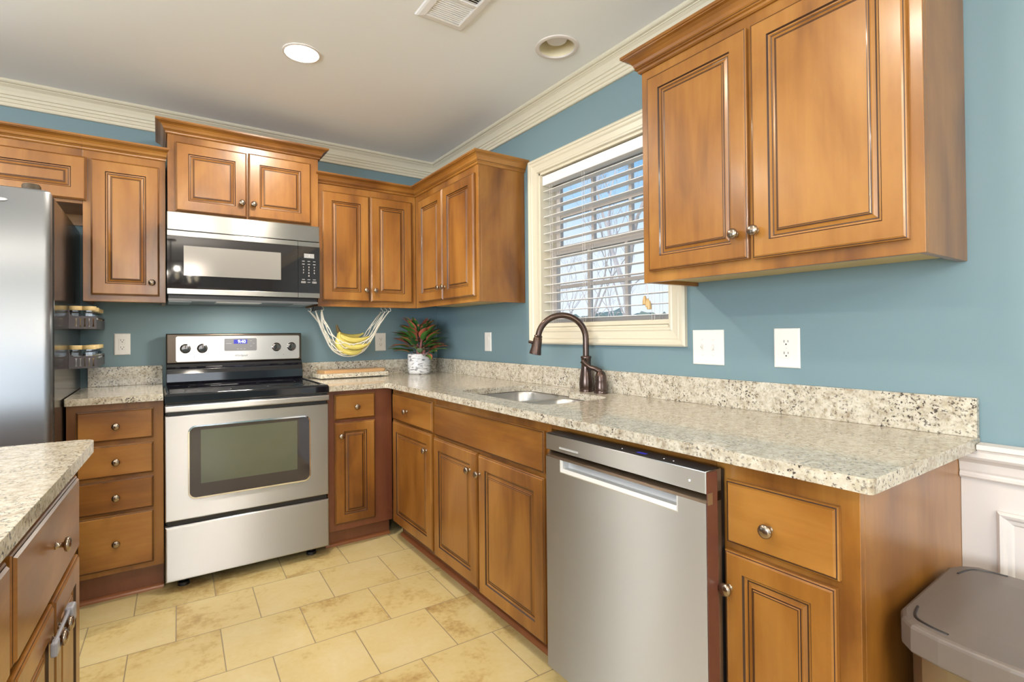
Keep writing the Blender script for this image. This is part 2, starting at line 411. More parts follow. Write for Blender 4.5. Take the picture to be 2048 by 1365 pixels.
class MB:
    def __init__(s): s.v, s.f, s.m = [], [], []
    def add(s, verts, faces, mi=0):
        b = len(s.v); s.v += [Vector(p) for p in verts]
        for k, f in enumerate(faces):
            s.f.append([b + i for i in f]); s.m.append(mi[k] if isinstance(mi, (list, tuple)) else mi)
        return s
    def box(s, x0, x1, y0, y1, z0, z1, mi=0):
        x0, x1 = sorted((x0, x1)); y0, y1 = sorted((y0, y1)); z0, z1 = sorted((z0, z1))
        P = [(x0, y0, z0), (x1, y0, z0), (x1, y1, z0), (x0, y1, z0), (x0, y0, z1), (x1, y0, z1), (x1, y1, z1), (x0, y1, z1)]
        return s.add(P, [(0, 3, 2, 1), (4, 5, 6, 7), (0, 1, 5, 4), (1, 2, 6, 5), (2, 3, 7, 6), (3, 0, 4, 7)], mi)
    def fbox(s, F, u0, u1, v0, v1, n0, n1, mi=0):
        P = [F.p(u, v, n) for n in (n0, n1) for (u, v) in ((u0, v0), (u1, v0), (u1, v1), (u0, v1))]
        return s.add(P, [(0, 3, 2, 1), (4, 5, 6, 7), (0, 1, 5, 4), (1, 2, 6, 5), (2, 3, 7, 6), (3, 0, 4, 7)], mi)
    def rings(s, R, cap0=True, cap1=True, mi=None, closed=True):
        n = len(R[0]); P = [p for r in R for p in r]; F = []; ms = []
        for i in range(len(R) - 1):
            for j in range(n if closed else n - 1):
                k = (j + 1) % n
                F.append((i * n + j, i * n + k, (i + 1) * n + k, (i + 1) * n + j)); ms.append(mi[i] if mi else 0)
        if cap0: F.append(tuple(range(n - 1, -1, -1))); ms.append(mi[0] if mi else 0)
        if cap1: F.append(tuple(range((len(R) - 1) * n, len(R) * n))); ms.append(mi[-1] if mi else 0)
        return s.add(P, F, ms)
    def loft(s, F, u0, u1, v0, v1, prof, cap=True, back=True):
        """nested rectangles (inset, n[, material of the band that starts here])"""
        R = []; mi = []
        for q in prof:
            i, n = q[0], q[1]
            R.append([F.p(u0 + i, v0 + i, n), F.p(u1 - i, v0 + i, n), F.p(u1 - i, v1 - i, n), F.p(u0 + i, v1 - i, n)])
            mi.append(q[2] if len(q) > 2 else 0)
        mi[-1] = 0
        return s.rings(R, back, cap, mi)
    def lathe(s, prof, c, axis=(0, 0, 1), seg=20, mi=None, cap0=True, cap1=True):
        a = Vector(axis).normalized()
        t = Vector((1, 0, 0)) if abs(a.x) < 0.8 else Vector((0, 1, 0))
        e1 = a.cross(t).normalized(); e2 = a.cross(e1)
        R = [[Vector(c) + a * h + (e1 * math.cos(2 * PI * k / seg) + e2 * math.sin(2 * PI * k / seg)) * max(r, 1e-5) for k in range(seg)] for r, h in prof]
        return s.rings(R, cap0, cap1, mi)
    def tube(s, path, r, seg=8, mi=0):
        path = [Vector(p) for p in path]; n = len(path); R = []
        prev = None
        for i, p in enumerate(path):
            t = (path[min(i + 1, n - 1)] - path[max(i - 1, 0)])
            t = t.normalized() if t.length > 1e-9 else Vector((0, 0, 1))
            if prev is None:
                h = Vector((0, 0, 1)) if abs(t.z) < 0.9 else Vector((1, 0, 0))
                e1 = t.cross(h).normalized()
            else:
                e1 = (prev - t * prev.dot(t)).normalized()
            prev = e1; e2 = t.cross(e1)
            rr = r[i] if isinstance(r, (list, tuple)) else r
            R.append([p + (e1 * math.cos(2 * PI * k / seg) + e2 * math.sin(2 * PI * k / seg)) * rr for k in range(seg)])
        return s.rings(R, True, True, [mi] * n)
    def prism(s, poly, z0, z1, mi=0, inset=0.0):
        R = [[Vector((x, y, z)) for x, y in poly] for z in (z0, z1)]
        return s.rings(R, True, True, [mi, mi])
    def sweep(s, path, prof, start=None, end=None, mi=None):
        """profile (outward, height) along a plan polyline; outward is the right-hand side of travel"""
        n = len(path); dirs = []
        for i in range(n - 1):
            d = Vector((path[i + 1][0] - path[i][0], path[i + 1][1] - path[i][1])).normalized()
            dirs.append(Vector((d.y, -d.x)))
        offs = []
        for i in range(n):
            if i == 0: o = Vector(start) if start else dirs[0]
            elif i == n - 1: o = Vector(end) if end else dirs[-1]
            else:
                a, b = dirs[i - 1], dirs[i]; o = (a + b) / (1 + a.dot(b))
            offs.append(o)
        R = [[Vector((path[i][0] + offs[i].x * k[0], path[i][1] + offs[i].y * k[0], k[1])) for k in prof] for i in range(n)]
        m = len(prof); P = [p for r in R for p in r]; F = []; ms = []
        for i in range(n - 1):
            for j in range(m):
                k = (j + 1) % m
                F.append((i * m + j, (i + 1) * m + j, (i + 1) * m + k, i * m + k)); ms.append(mi[j] if mi else 0)
        F.append(tuple(range(m))); ms.append(0)
        F.append(tuple(range((n - 1) * m + m - 1, (n - 1) * m - 1, -1))); ms.append(0)
        return s.add(P, F, ms)
    def slab(s, outer, holes, z0, z1, mi=0):
        """flat slab with holes"""
        bm = bmesh.new(); edges = []
        for loop in [outer] + holes:
            vs = [bm.verts.new((x, y, 0)) for x, y in loop]
            edges += [bm.edges.new((vs[i], vs[(i + 1) % len(vs)])) for i in range(len(vs))]
        bmesh.ops.triangle_fill(bm, edges=edges, use_beauty=True)
        bm.verts.index_update()
        tri = [[v.index for v in f.verts] for f in bm.faces]; pts = [(v.co.x, v.co.y) for v in bm.verts]
        bm.free()
        n = len(pts)
        s.add([(x, y, z0) for x, y in pts] + [(x, y, z1) for x, y in pts], [t[::-1] for t in tri] + [[i + n for i in t] for t in tri], mi)
        for loop in [outer] + holes:
            k = len(loop)
            s.add([(x, y, z0) for x, y in loop] + [(x, y, z1) for x, y in loop], [(i, (i + 1) % k, k + (i + 1) % k, k + i) for i in range(k)], mi)
        return s
    def obj(s, name, mats, parent=None, smooth=False, bevel=0.0, seg=2, weld=False, angle=35):
        me = D.meshes.new(name)
        off = origin_of(parent)
        me.from_pydata([p - off for p in s.v], [], s.f)
        mats = mats if isinstance(mats, (list, tuple)) else [mats]
        for m in mats: me.materials.append(m)
        me.polygons.foreach_set('material_index', s.m)
        bm = bmesh.new(); bm.from_mesh(me)
        if weld: bmesh.ops.remove_doubles(bm, verts=bm.verts, dist=1e-5)
        bmesh.ops.recalc_face_normals(bm, faces=bm.faces)
        bm.to_mesh(me); bm.free()
        if smooth:
            me.polygons.foreach_set('use_smooth', [True] * len(me.polygons))
            me.set_sharp_from_angle(angle=math.radians(angle))
        o = D.objects.new(name, me)
        COL.objects.link(o)
        if parent is not None: o.parent = parent
        if bevel:
            md = o.modifiers.new('edge', 'BEVEL'); md.width = bevel; md.segments = seg; md.limit_method = 'ANGLE'; md.angle_limit = math.radians(40)
        return o

def origin_of(o):
    v = Vector((0, 0, 0))
    while o is not None:
        v = v + o.location; o = o.parent
    return v

def tag(o, label, cat, group=None, kind=None):
    if label: o['label'] = label
    if cat: o['category'] = cat
    if group: o['group'] = group
    if kind: o['kind'] = kind
    return o

def thing(name, label, cat, loc, group=None):
    o = D.objects.new(name, None)
    o.empty_display_size = 0.1
    COL.objects.link(o)
    o.location = loc
    return tag(o, label, cat, group)

def struct(name, mb, mats, parent=None, **kw):
    o = mb.obj(name, mats, parent, **kw)
    if parent is None: o['kind'] = 'structure'
    return o

def text_part(name, s, size, F, u, v, n, mat, parent, align='CENTER', depth=0.0004, shear=0.0):
    cu = D.curves.new('txt', 'FONT'); cu.body = s; cu.size = size; cu.align_x = align; cu.align_y = 'CENTER'; cu.extrude = depth; cu.shear = shear
    o = D.objects.new('txt', cu); COL.objects.link(o)
    dg = bpy.context.evaluated_depsgraph_get()
    me = D.meshes.new_from_object(o.evaluated_get(dg))
    mb = MB()
    mb.add([F.p(u + p.co.x, v + p.co.y, n + p.co.z) for p in me.vertices], [list(p.vertices) for p in me.polygons])
    D.objects.remove(o); D.curves.remove(cu); D.meshes.remove(me)
    return mb.obj(name, mat, parent)

def rounded(x0, x1, y0, y1, r, seg=6):
    out = []
    for cx, cy, a in ((x1 - r, y1 - r, 0), (x0 + r, y1 - r, 90), (x0 + r, y0 + r, 180), (x1 - r, y0 + r, 270)):
        for k in range(seg + 1):
            t = math.radians(a + 90 * k / seg); out.append((cx + r * math.cos(t), cy + r * math.sin(t)))
    return out

def round_poly(pts, rad, seg=6):
    out = []; n = len(pts)
    for i in range(n):
        p0, p, p1 = Vector(pts[i - 1]), Vector(pts[i]), Vector(pts[(i + 1) % n])
        r = rad[i] if isinstance(rad, (list, tuple)) else rad
        if r <= 0: out.append(tuple(p)); continue
        a = (p0 - p).normalized(); b = (p1 - p).normalized()
        ang = a.angle(b); d = r / math.tan(ang / 2)
        A, B = p + a * d, p + b * d
        for k in range(seg + 1):
            t = k / seg
            q = A * (1 - t) ** 2 + p * 2 * t * (1 - t) + B * t ** 2
            out.append((q.x, q.y))
    return out

# ------------------------------------------------------------------ cabinetry pieces
T = 0.020
FWD = 0.056
def door_prof(fw=FWD, t=T):
    return [(0, 0.0015), (0, t - 0.006), (0.0025, t - 0.0035, 1), (0.0045, t - 0.0030), (0.008, t), (fw, t, 1), (fw + 0.0034, t - 0.0048), (fw + 0.0070, t - 0.0052),
            (fw + 0.009, t - 0.0085, 1), (fw + 0.0118, t - 0.0090), (fw + 0.020, t - 0.0062), (fw + 0.0215, t - 0.0040, 1), (fw + 0.0242, t - 0.0035), (fw + 0.0262, t - 0.0016, 1), (fw + 0.0282, t - 0.0014)]
def slab_prof(t=T):
    return [(0, 0.0015), (0, t - 0.008), (0.0025, t - 0.0055, 1), (0.0050, t - 0.0050), (0.0085, t)]

KNOB = [(0.0075, 0.0), (0.0080, 0.002), (0.0055, 0.005), (0.0050, 0.011), (0.0065, 0.0145), (0.0145, 0.0175), (0.0160, 0.0205), (0.0150, 0.0245), (0.0105, 0.0275), (0.0, 0.0285)]
def knob(F, u, v, parent, n=T, s=1.0):
    return MB().lathe([(r * s, h * s) for r, h in KNOB], F.p(u, v, n), F.N, 18).obj('knob', M['knob'], parent, smooth=True, angle=50)

def door(F, u0, u1, v0, v1, parent, kn=None, fw=FWD, mat='wood'):
    d = MB().loft(F, u0, u1, v0, v1, door_prof(fw)).obj('door', [M[mat], M['glaze']], parent)
    if kn: knob(F, kn[0], kn[1], d)
    return d

def drawer(F, u0, u1, v0, v1, parent, kn=True, name='drawer'):
    d = MB().loft(F, u0, u1, v0, v1, slab_prof()).obj(name, [M['wood_h'], M['glaze']], parent)
    if kn:
        c = kn if isinstance(kn, tuple) else ((u0 + u1) / 2, (v0 + v1) / 2)
        knob(F, c[0], c[1], d)
    return d

def crown_prof(z, h=0.066, p=0.050):
    """small cabinet crown: lower bead, cove, top fillet"""
    q = [(0, 0), (0.10, 0), (0.18, 0.06), (0.20, 0.16), (0.30, 0.20), (0.34, 0.25), (0.30, 0.30), (0.36, 0.36), (0.42, 0.50), (0.55, 0.66), (0.74, 0.76), (0.90, 0.80), (0.92, 0.84), (1.0, 0.86), (1.0, 1.0), (0, 1.0)]
    return [(a * p, z + b * h) for a, b in q]
CROWN_MI = [0, 0, 0, 0, 0, 1, 0, 0, 0, 0, 0, 0, 0, 0, 0, 0]
def crown(path, z, parent, h=0.066, p=0.050, start=None, end=None):
    return MB().sweep(path, crown_prof(z, h, p), start, end, CROWN_MI).obj('crown_molding', [M['wood_h'], M['glaze']], parent)

# ================================================================== THE ROOM
RX0, RY0 = -5.6, -7.7           # far left and far front of the room
struct('floor', MB().box(RX0 - 0.2, 0.14, RY0 - 0.2, 0.14, -0.1, 0.0), M['tile'])

# ceiling, with a round hole for the unlit recessed lamp
CAN2 = (-0.272, -1.756)
def circle(c, r, n=32): return [(c[0] + r * math.cos(2 * PI * k / n), c[1] + r * math.sin(2 * PI * k / n)) for k in range(n)]
cm = MB().slab([(RX0 - 0.2, RY0 - 0.2), (0.14, RY0 - 0.2), (0.14, 0.14), (RX0 - 0.2, 0.14)], [circle(CAN2, 0.080)], ZC, ZC + 0.02)
struct('ceiling', cm, M['ceiling'])

PD0, PD1, PDZ = -4.62, -3.38, 2.08                       # patio door opening beside the refrigerator
struct('wall_back', MB().box(RX0 - 0.2, PD0, 0.0, 0.14, 0, ZC).box(PD1, 0.14, 0.0, 0.14, 0, ZC).box(PD0, PD1, 0.0, 0.14, PDZ, ZC), M['teal'])
WY0, WY1, WZ0, WZ1 = -1.268, -2.143, 1.213, 2.080       # kitchen window opening
wr = MB().box(0, 0.14, 0, WY0, 0, ZC).box(0, 0.14, WY1, RY0 - 0.2, 0, ZC).box(0, 0.14, WY0, WY1, 0, WZ0).box(0, 0.14, WY0, WY1, WZ1, ZC)
struct('wall_right', wr, M['teal'])
LY0, LY1, LZ0, LZ1 = -5.8, -2.6, 0.6, 2.2
struct('wall_left', MB().box(RX0 - 0.14, RX0, RY0, LY0, 0, ZC).box(RX0 - 0.14, RX0, LY1, 0, 0, ZC).box(RX0 - 0.14, RX0, LY0, LY1, 0, LZ0).box(RX0 - 0.14, RX0, LY0, LY1, LZ1, ZC), M['teal'])
# dining-side wall with a wide window
FX0, FX1, FZ0, FZ1 = -3.9, -0.7, 0.75, 2.05
wf = MB().box(RX0, FX0, RY0 - 0.14, RY0, 0, ZC).box(FX1, 0, RY0 - 0.14, RY0, 0, ZC).box(FX0, FX1, RY0 - 0.14, RY0, 0, FZ0).box(FX0, FX1, RY0 - 0.14, RY0, FZ1, ZC)
struct('wall_front', wf, M['teal'])

# crown moulding of the room
RCP = [(0, 2.3546), (0.010, 2.3546), (0.0135, 2.3575), (0.0135, 2.364), (0.009, 2.3665), (0.010, 2.372), (0.015, 2.375), (0.016, 2.389), (0.0135, 2.391), (0.019, 2.394), (0.021, 2.405), (0.018, 2.407),
       (0.024, 2.410), (0.026, 2.425), (0.033, 2.442), (0.044, 2.452), (0.047, 2.452), (0.047, 2.457), (0.057, 2.459), (0.0615, 2.464), (0.0615, ZC), (0, ZC)]
struct('trim_1', MB().sweep([(RX0, 0), (0, 0), (0, RY0)], RCP), M['cream'])

# chair rail and wainscot beyond the end of the counter
YC = -3.062
CRP = [(0, 0.808), (0.010, 0.808), (0.014, 0.813), (0.014, 0.820), (0.010, 0.824), (0.013, 0.830), (0.016, 0.850), (0.022, 0.856), (0.030, 0.862), (0.034, 0.868), (0.034, 0.876), (0.026, 0.881), (0.030, 0.886), (0.036, 0.889), (0.036, 0.901), (0, 0.903)]
CRU = [(n, min(z, 0.8832)) for n, z in CRP if z < 0.887]
CRU[-1] = (0.026, 0.8832); CRU.append((0, 0.8832))
struct('trim_2', MB().sweep([(-0.0062, -3.1005), (-0.0062, RY0)], CRP).sweep([(-0.0062, -3.0612), (-0.0062, -3.1004)], CRU), M['white'])
struct('trim_3', MB().box(-0.006, 0.0, -3.0606, RY0, 0.0, 0.815), M['white'])
FR_W = right_frame(-0.0062)
pm = MB()
for k in range(4):
    a = 3.131 + k * 1.0
    pm.loft(FR_W, a, a + 0.86, 0.16, 0.736, [(0, 0), (0, 0.008), (0.006, 0.014), (0.012, 0.012), (0.018, 0.006), (0.026, 0.004), (0.030, 0)], cap=False, back=False)
struct('trim_4', pm, M['white'])

# ------------------------------------------------------------------ kitchen window
w1 = D.objects.new('window_1', None); COL.objects.link(w1); w1.location = (0, (WY0 + WY1) / 2, WZ0); w1['kind'] = 'structure'
FRW = right_frame(0.0)
MB().loft(FRW, 1.186, 2.221, 1.134, 2.162, [(0, 0), (0, 0.016), (0.008, 0.022), (0.016, 0.022), (0.020, 0.017), (0.028, 0.016), (0.034, 0.018), (0.040, 0.0135), (0.064, 0.011), (0.070, 0.014), (0.078, 0.013), (0.083, 0.0), (0.083, -0.001)], cap=False, back=False).obj('casing', M['cream'], w1)
jb = MB()
for a, b, c, d in ((-WY0, -WY0 + 0.012, WZ0, WZ1), (-WY1 - 0.012, -WY1, WZ0, WZ1), (-WY0, -WY1, WZ1 - 0.012, WZ1), (-WY0, -WY1, WZ0, WZ0 + 0.012)):
    jb.fbox(FRW, a, b, c, d, -0.14, 0.001)
jb.obj('jamb', M['cream'], w1)
def sash(u0, u1, v0, v1, n0, n1, name):
    s = MB()
    fw = 0.042
    s.fbox(FRW, u0, u0 + fw, v0, v1, n0, n1); s.fbox(FRW, u1 - fw, u1, v0, v1, n0, n1)
    s.fbox(FRW, u0 + fw, u1 - fw, v0, v0 + fw, n0, n1); s.fbox(FRW, u0 + fw, u1 - fw, v1 - 0.045, v1, n0, n1)
    so = s.obj(name, M['sash'], w1, bevel=0.003)
    m_ = MB(); gx0, gx1 = u0 + fw, u1 - fw; gv0, gv1 = v0 + fw, v1 - 0.045
    nn = (n0 + n1) / 2
    for k in (1, 2):
        c = gx0 + (gx1 - gx0) * k / 3
        m_.fbox(FRW, c - 0.009, c + 0.009, gv0, gv1, nn - 0.010, nn + 0.010)
    c = (gv0 + gv1) / 2
    m_.fbox(FRW, gx0, gx1, c - 0.009, c + 0.009, nn - 0.0095, nn + 0.0095)
    m_.obj('muntin', M['sash'], so)
    MB().fbox(FRW, gx0, gx1, gv0, gv1, nn - 0.002, nn + 0.002).obj('pane', M['glass'], so)
sash(1.281, 2.130, 1.226, 1.668, -0.098, -0.072, 'sash')
sash(1.281, 2.130, 1.622, 2.067, -0.130, -0.103, 'sash')

w3 = D.objects.new('added_window_3', None); COL.objects.link(w3); w3.location = (RX0, (LY0 + LY1) / 2, LZ0); w3['kind'] = 'structure'  # unseen window added to let the left fill lamp in
fr = MB()
for k in range(4):
    y = LY0 + (LY1 - LY0) * k / 3
    fr.box(RX0 - 0.11, RX0 - 0.05, y - 0.05, y + 0.05, LZ0, LZ1)
fr.box(RX0 - 0.11, RX0 - 0.05, LY0, LY1, LZ0, LZ0 + 0.06).box(RX0 - 0.11, RX0 - 0.05, LY0, LY1, LZ1 - 0.06, LZ1)
fr.obj('window_frame', M['white'], w3)
MB().box(RX0 - 0.085, RX0 - 0.080, LY0, LY1, LZ0, LZ1).obj('pane', M['glass'], w3)
d1_ = D.objects.new('door_1', None); COL.objects.link(d1_); d1_.location = ((PD0 + PD1) / 2, 0.07, 0); d1_['kind'] = 'structure'
fr = MB()
for a, b in ((PD0, PD0 + 0.10), (-4.10, -3.90), (PD1 - 0.10, PD1)): fr.box(a, b, 0.05, 0.10, 0, PDZ)
fr.box(PD0, PD1, 0.05, 0.10, 0, 0.20).box(PD0, PD1, 0.05, 0.10, PDZ - 0.12, PDZ)
fr.obj('door_frame', M['white'], d1_)
MB().box(PD0, PD1, 0.072, 0.078, 0.1, PDZ - 0.05).obj('pane', M['glass'], d1_)
# blind hanging inside the window
bl = thing('window_blind', 'white slatted blind lowered in the window above the sink', 'blind', (0.035, -1.70, 2.02))
MB().box(0.012, 0.066, -1.283, -2.128, 2.010, 2.062).obj('headrail', M['blind'], bl, bevel=0.003)
zs = [1.978 - 0.0472 * k for k in range(16)]
rot = math.radians(0)
for z in zs:
    c, s = math.cos(rot) * 0.024, math.sin(rot) * 0.024
    R = [[(0.040 - c, y, z - s - 0.0014), (0.040 + c, y, z + s - 0.0014), (0.040 + c, y, z + s + 0.0014), (0.040 - c, y, z - s + 0.0014)] for y in (-1.286, -2.126)]
    MB().rings([[Vector(p) for p in r] for r in R]).obj('slat', M['blind'], bl)
MB().box(0.016, 0.064, -1.286, -2.126, 1.2265, 1.248).obj('bottom_rail', M['cream'], bl, bevel=0.004)
for y in (-1.355, -1.610, -2.040):
    lc = MB()
    for dx in (0.0135, 0.0665):
        for dy in (-0.008, 0.008):
            lc.tube([(dx, y + dy, 2.0), (dx, y + dy, 1.245)], 0.0009, 4)
    lc.obj('ladder_cord', M['white'], bl)
tc_ = MB()
ends = [(-2.006, 1.318), (-2.022, 1.306), (-2.030, 1.296)]
for y, z in ends: tc_.tube([(0.004, -2.016, 2.0), (0.002, -2.016, 1.60), (0.000, -2.018, 1.42), (0.0, y, z + 0.03)], 0.001, 4)
tc_.obj('lift_cord', M['white'], bl)
for y, z in ends:
    MB().lathe([(0.003, 0.034), (0.006, 0.030), (0.0095, 0.012), (0.0105, 0.002), (0.009, -0.004), (0.0, -0.005)], (0.0, y, z), (0, 0, 1), 12).obj('tassel', M['tassel'], bl, smooth=True)

# ------------------------------------------------------------------ dining windows (behind the camera, seen as reflections)
w2 = D.objects.new('window_2', None); COL.objects.link(w2); w2.location = ((FX0 + FX1) / 2, RY0, FZ0); w2['kind'] = 'structure'
fr = MB()
for k in range(4):
    x = FX0 + (FX1 - FX0) * k / 3
    fr.box(x - 0.05, x + 0.05, RY0 - 0.11, RY0 - 0.05, FZ0, FZ1)
fr.box(FX0, FX1, RY0 - 0.11, RY0 - 0.05, FZ0, FZ0 + 0.06).box(FX0, FX1, RY0 - 0.11, RY0 - 0.05, FZ1 - 0.06, FZ1).box(FX0, FX1, RY0 - 0.10, RY0 - 0.06, 1.38, 1.43)
fr.obj('window_frame', M['white'], w2)
MB().box(FX0, FX1, RY0 - 0.085, RY0 - 0.08, FZ0, FZ1).obj('pane', M['glass'], w2)

# ================================================================== WALL CABINETS
def wall_cab(label, loc, boxes, under=None, group=None):
    t = thing('wall_cabinet', label, 'cabinet', loc, group)
    b = MB()
    for q in boxes: b.box(*q)
    b.obj('body', M['wood'], t, bevel=0.0012)
    if under:
        MB().box(*under).obj('underside', M['raw_wood'], t)
    return t

BF = back_frame(-0.312)
UD = -0.312
# over the fridge
c1 = wall_cab('short maple wall cabinet above the stainless refrigerator', (-2.5, -0.16, 1.842), [(-2.95, -2.0575, -0.002, UD, 1.842, 2.166)])
MB().box(-2.95, -2.0575, -0.002, -0.020, 1.785, 1.8415).obj('hanging_rail', M['wood_h'], c1)
door(BF, -2.478, -2.041 - 0.002, 1.857, 2.069, c1, kn=(-2.452, 1.90))
door(BF, -2.928, -2.490, 1.857, 2.069, c1, kn=(-2.52, 1.90))
crown([(-2.95, UD), (-2.0575, UD)], 2.107, c1, h=0.060, end=(0, -1))
# tall narrow one beside the range hood
c2 = wall_cab('tall single-door maple wall cabinet between refrigerator and microwave', (-1.89, -0.16, 1.37),
              [(-2.057, -1.722, -0.294, UD, 1.37, 2.166), (-2.057, -2.039, -0.002, -0.2945, 1.37, 2.166), (-1.740, -1.722, -0.002, -0.2945, 1.37, 2.166), (-2.038, -1.741, -0.003, -0.2945, 2.14, 2.165)],
              under=(-2.038, -1.741, -0.003, -0.293, 1.384, 1.396))
door(BF, -2.026, -1.749, 1.402, 2.067, c2, kn=(-1.781, 1.470))
crown([(-2.057, UD), (-1.722, UD)], 2.107, c2, h=0.060, end=(0.35, -1))
# over the microwave
MF = back_frame(-0.345)
c3 = wall_cab('taller raised two-door maple wall cabinet directly above the microwave', (-1.335, -0.17, 1.825), [(-1.7135, -0.9575, -0.002, -0.345, 1.825, 2.305)])
door(MF, -1.678, -1.3455, 1.849, 2.209, c3, kn=(-1.371, 1.926))
door(MF, -1.3365, -1.003, 1.852, 2.212, c3, kn=(-1.312, 1.926))
crown([(-1.7135, -0.002), (-1.7135, -0.345), (-0.9575, -0.345), (-0.9575, -0.002)], 2.248, c3, h=0.062, p=0.052)
# corner pair
c4 = wall_cab('two-door maple wall cabinet in the corner above the hanging bananas', (-0.63, -0.16, 1.37),
              [(-0.955, -0.3125, -0.294, UD, 1.37, 2.18), (-0.955, -0.937, -0.002, -0.2945, 1.37, 2.18), (-0.936, -0.014, -0.003, -0.2945, 2.14, 2.179)],
              under=(-0.936, -0.33, -0.003, -0.293, 1.384, 1.396))
door(BF, -0.930, -0.639, 1.405, 2.075, c4, kn=(-0.664, 1.476))
door(BF, -0.630, -0.346, 1.405, 2.077, c4, kn=(-0.604, 1.477))
crown([(-0.955, UD), (-0.312, UD)], 2.119, c4, h=0.060, start=(-0.35, -1), end=(-1, -1))
RF5 = right_frame(-0.312)
c5 = wall_cab('two-door maple wall cabinet beside the window with a plain end panel', (-0.16, -0.72, 1.37),
              [(-0.294, -0.312, -0.3135, -1.133, 1.37, 2.18), (-0.2945, -0.0015, -1.115, -1.133, 1.37, 2.18), (-0.2945, -0.0015, -0.3135, -1.1145, 2.14, 2.179)],
              under=(-0.293, -0.003, -0.333, -1.1145, 1.384, 1.396))
door(RF5, 0.386, 0.734, 1.403, 2.075, c5, kn=(0.706, 1.477))
door(RF5, 0.7425, 1.107, 1.402, 2.076, c5, kn=(0.768, 1.477))
crown([(-0.312, -0.312), (-0.312, -1.133), (-0.0015, -1.133)], 2.119, c5, h=0.062, start=(-1, -1))
# the big one over the dishwasher
XR = -0.295
c6 = wall_cab('large two-door maple wall cabinet over the dishwasher end of the counter', (-0.15, -2.66, 1.371),
              [(XR + 0.018, XR, -2.257, -3.080, 1.371, 2.195), (XR + 0.0185, -0.0015, -2.257, -2.275, 1.371, 2.195), (XR + 0.0185, -0.0015, -3.062, -3.080, 1.371, 2.195), (XR + 0.0185, -0.0015, -2.276, -3.061, 2.15, 2.194)],
              under=(XR + 0.019, -0.003, -2.2755, -3.0615, 1.386, 1.398))
R6 = right_frame(XR)
door(R6, 2.292, 2.662, 1.408, 2.095, c6, kn=(2.627, 1.485), fw=0.050)
door(R6, 2.676, 3.052, 1.405, 2.092, c6, kn=(2.690, 1.485), fw=0.050)
crown([(-0.0015, -2.257), (XR, -2.257), (XR, -3.080), (-0.0015, -3.080)], 2.132, c6, h=0.068, p=0.055)

# ================================================================== BASE CABINETS
BFB = back_frame(-0.606)
RFB = right_frame(-0.606)
def base_cab(label, loc, F, u0, u1, ztop, zbot=0.10, depth=0.58, toe=0.056, mat='wood', side0=True, side1=True, shoe=True, group=None, kick=True):
    t = thing('base_cabinet', label, 'cabinet', loc, group)
    b = MB()
    b.fbox(F, u0, u1, zbot, ztop, -0.019, 0)
    b.fbox(F, u0, u0 + 0.018, zbot, ztop, -depth, -0.0195)
    b.fbox(F, u1 - 0.018, u1, zbot, ztop, -depth, -0.0195)
    b.fbox(F, u0 + 0.0185, u1 - 0.0185, zbot, zbot + 0.018, -depth, -0.0195)
    b.fbox(F, u0 + 0.0185, u1 - 0.0185, zbot + 0.019, ztop, -depth, -depth + 0.008)
    b.obj('body', M[mat], t, bevel=0.001)
    if kick:
        MB().fbox(F, u0, u1, 0.0, zbot - 0.0005, -toe - 0.018, -toe).obj('toe_kick', M['wood_red'], t)
    if shoe:
        q = [(0, 0), (0.016, 0), (0.0155, 0.006), (0.0125, 0.012), (0.008, 0.016), (0, 0.018)]
        R = [[F.p(u, h, -toe + n) for n, h in q] for u in (u0, u1)]
        MB().rings(R).obj('shoe_molding', M['shoe'], t)
    return t

# four-drawer stack beside the refrigerator
b1 = base_cab('four-drawer maple base cabinet between refrigerator and range', (-1.91, -0.31, 0), BFB, -2.087, -1.7355, 0.8975, zbot=0.128, mat='wood')
for z0, z1 in ((0.727, 0.866), (0.567, 0.708), (0.406, 0.551), (0.153, 0.394)):
    drawer(BFB, -2.053, -1.774, z0, z1, b1, kn=(-1.9135, (z0 + z1) / 2 - 0.003))
# narrow cabinet beside the range
b2 = base_cab('narrow maple base cabinet with one drawer and door, right beside the range', (-0.8, -0.31, 0), BFB, -0.983, -0.6065, 0.8835, mat='wood_red')
drawer(BFB, -0.946, -0.714, 0.719, 0.860, b2, kn=(-0.824, 0.787))
door(BFB, -0.946, -0.715, 0.139, 0.703, b2, kn=(-0.913, 0.630), fw=0.050)
# blind corner cabinet
b3 = base_cab('maple base cabinet in the inner corner with a drawer over one door', (-0.31, -0.9, 0), RFB, 0.6265, 1.1885, 0.8835)
drawer(RFB, 0.660, 1.178, 0.700, 0.853, b3, kn=(0.876, 0.770))
door(RFB, 0.660, 1.172, 0.106, 0.690, b3, kn=(1.122, 0.602))
# sink base
b4 = base_cab('wide maple sink base cabinet with a plain false front over two doors', (-0.31, -1.64, 0), RFB, 1.1895, 2.1005, 0.8835)
drawer(RFB, 1.203, 2.074, 0.694, 0.844, b4, kn=None, name='false_front')
door(RFB, 1.196, 1.613, 0.098, 0.680, b4, kn=(1.560, 0.597))
door(RFB, 1.624, 2.075, 0.088, 0.676, b4, kn=(1.642, 0.597))
# end cabinet
b5 = base_cab('maple end base cabinet with one drawer and door beside the trash can', (-0.31, -2.9, 0), RFB, 2.747, 3.060, 0.8835, shoe=False, depth=0.6045)
drawer(RFB, 2.780, 3.026, 0.686, 0.836, b5, kn=(2.889, 0.750))
door(RFB, 2.775, 3.020, 0.139, 0.668, b5, kn=(2.790, 0.582), fw=0.046)
tag(MB().fbox(RFB, 2.1015, 2.7465, 0.8565, 0.8835, -0.019, 0).obj('filler_rail', M['wood_h'], None), 'narrow maple filler rail above the dishwasher, under the countertop edge', 'rail')

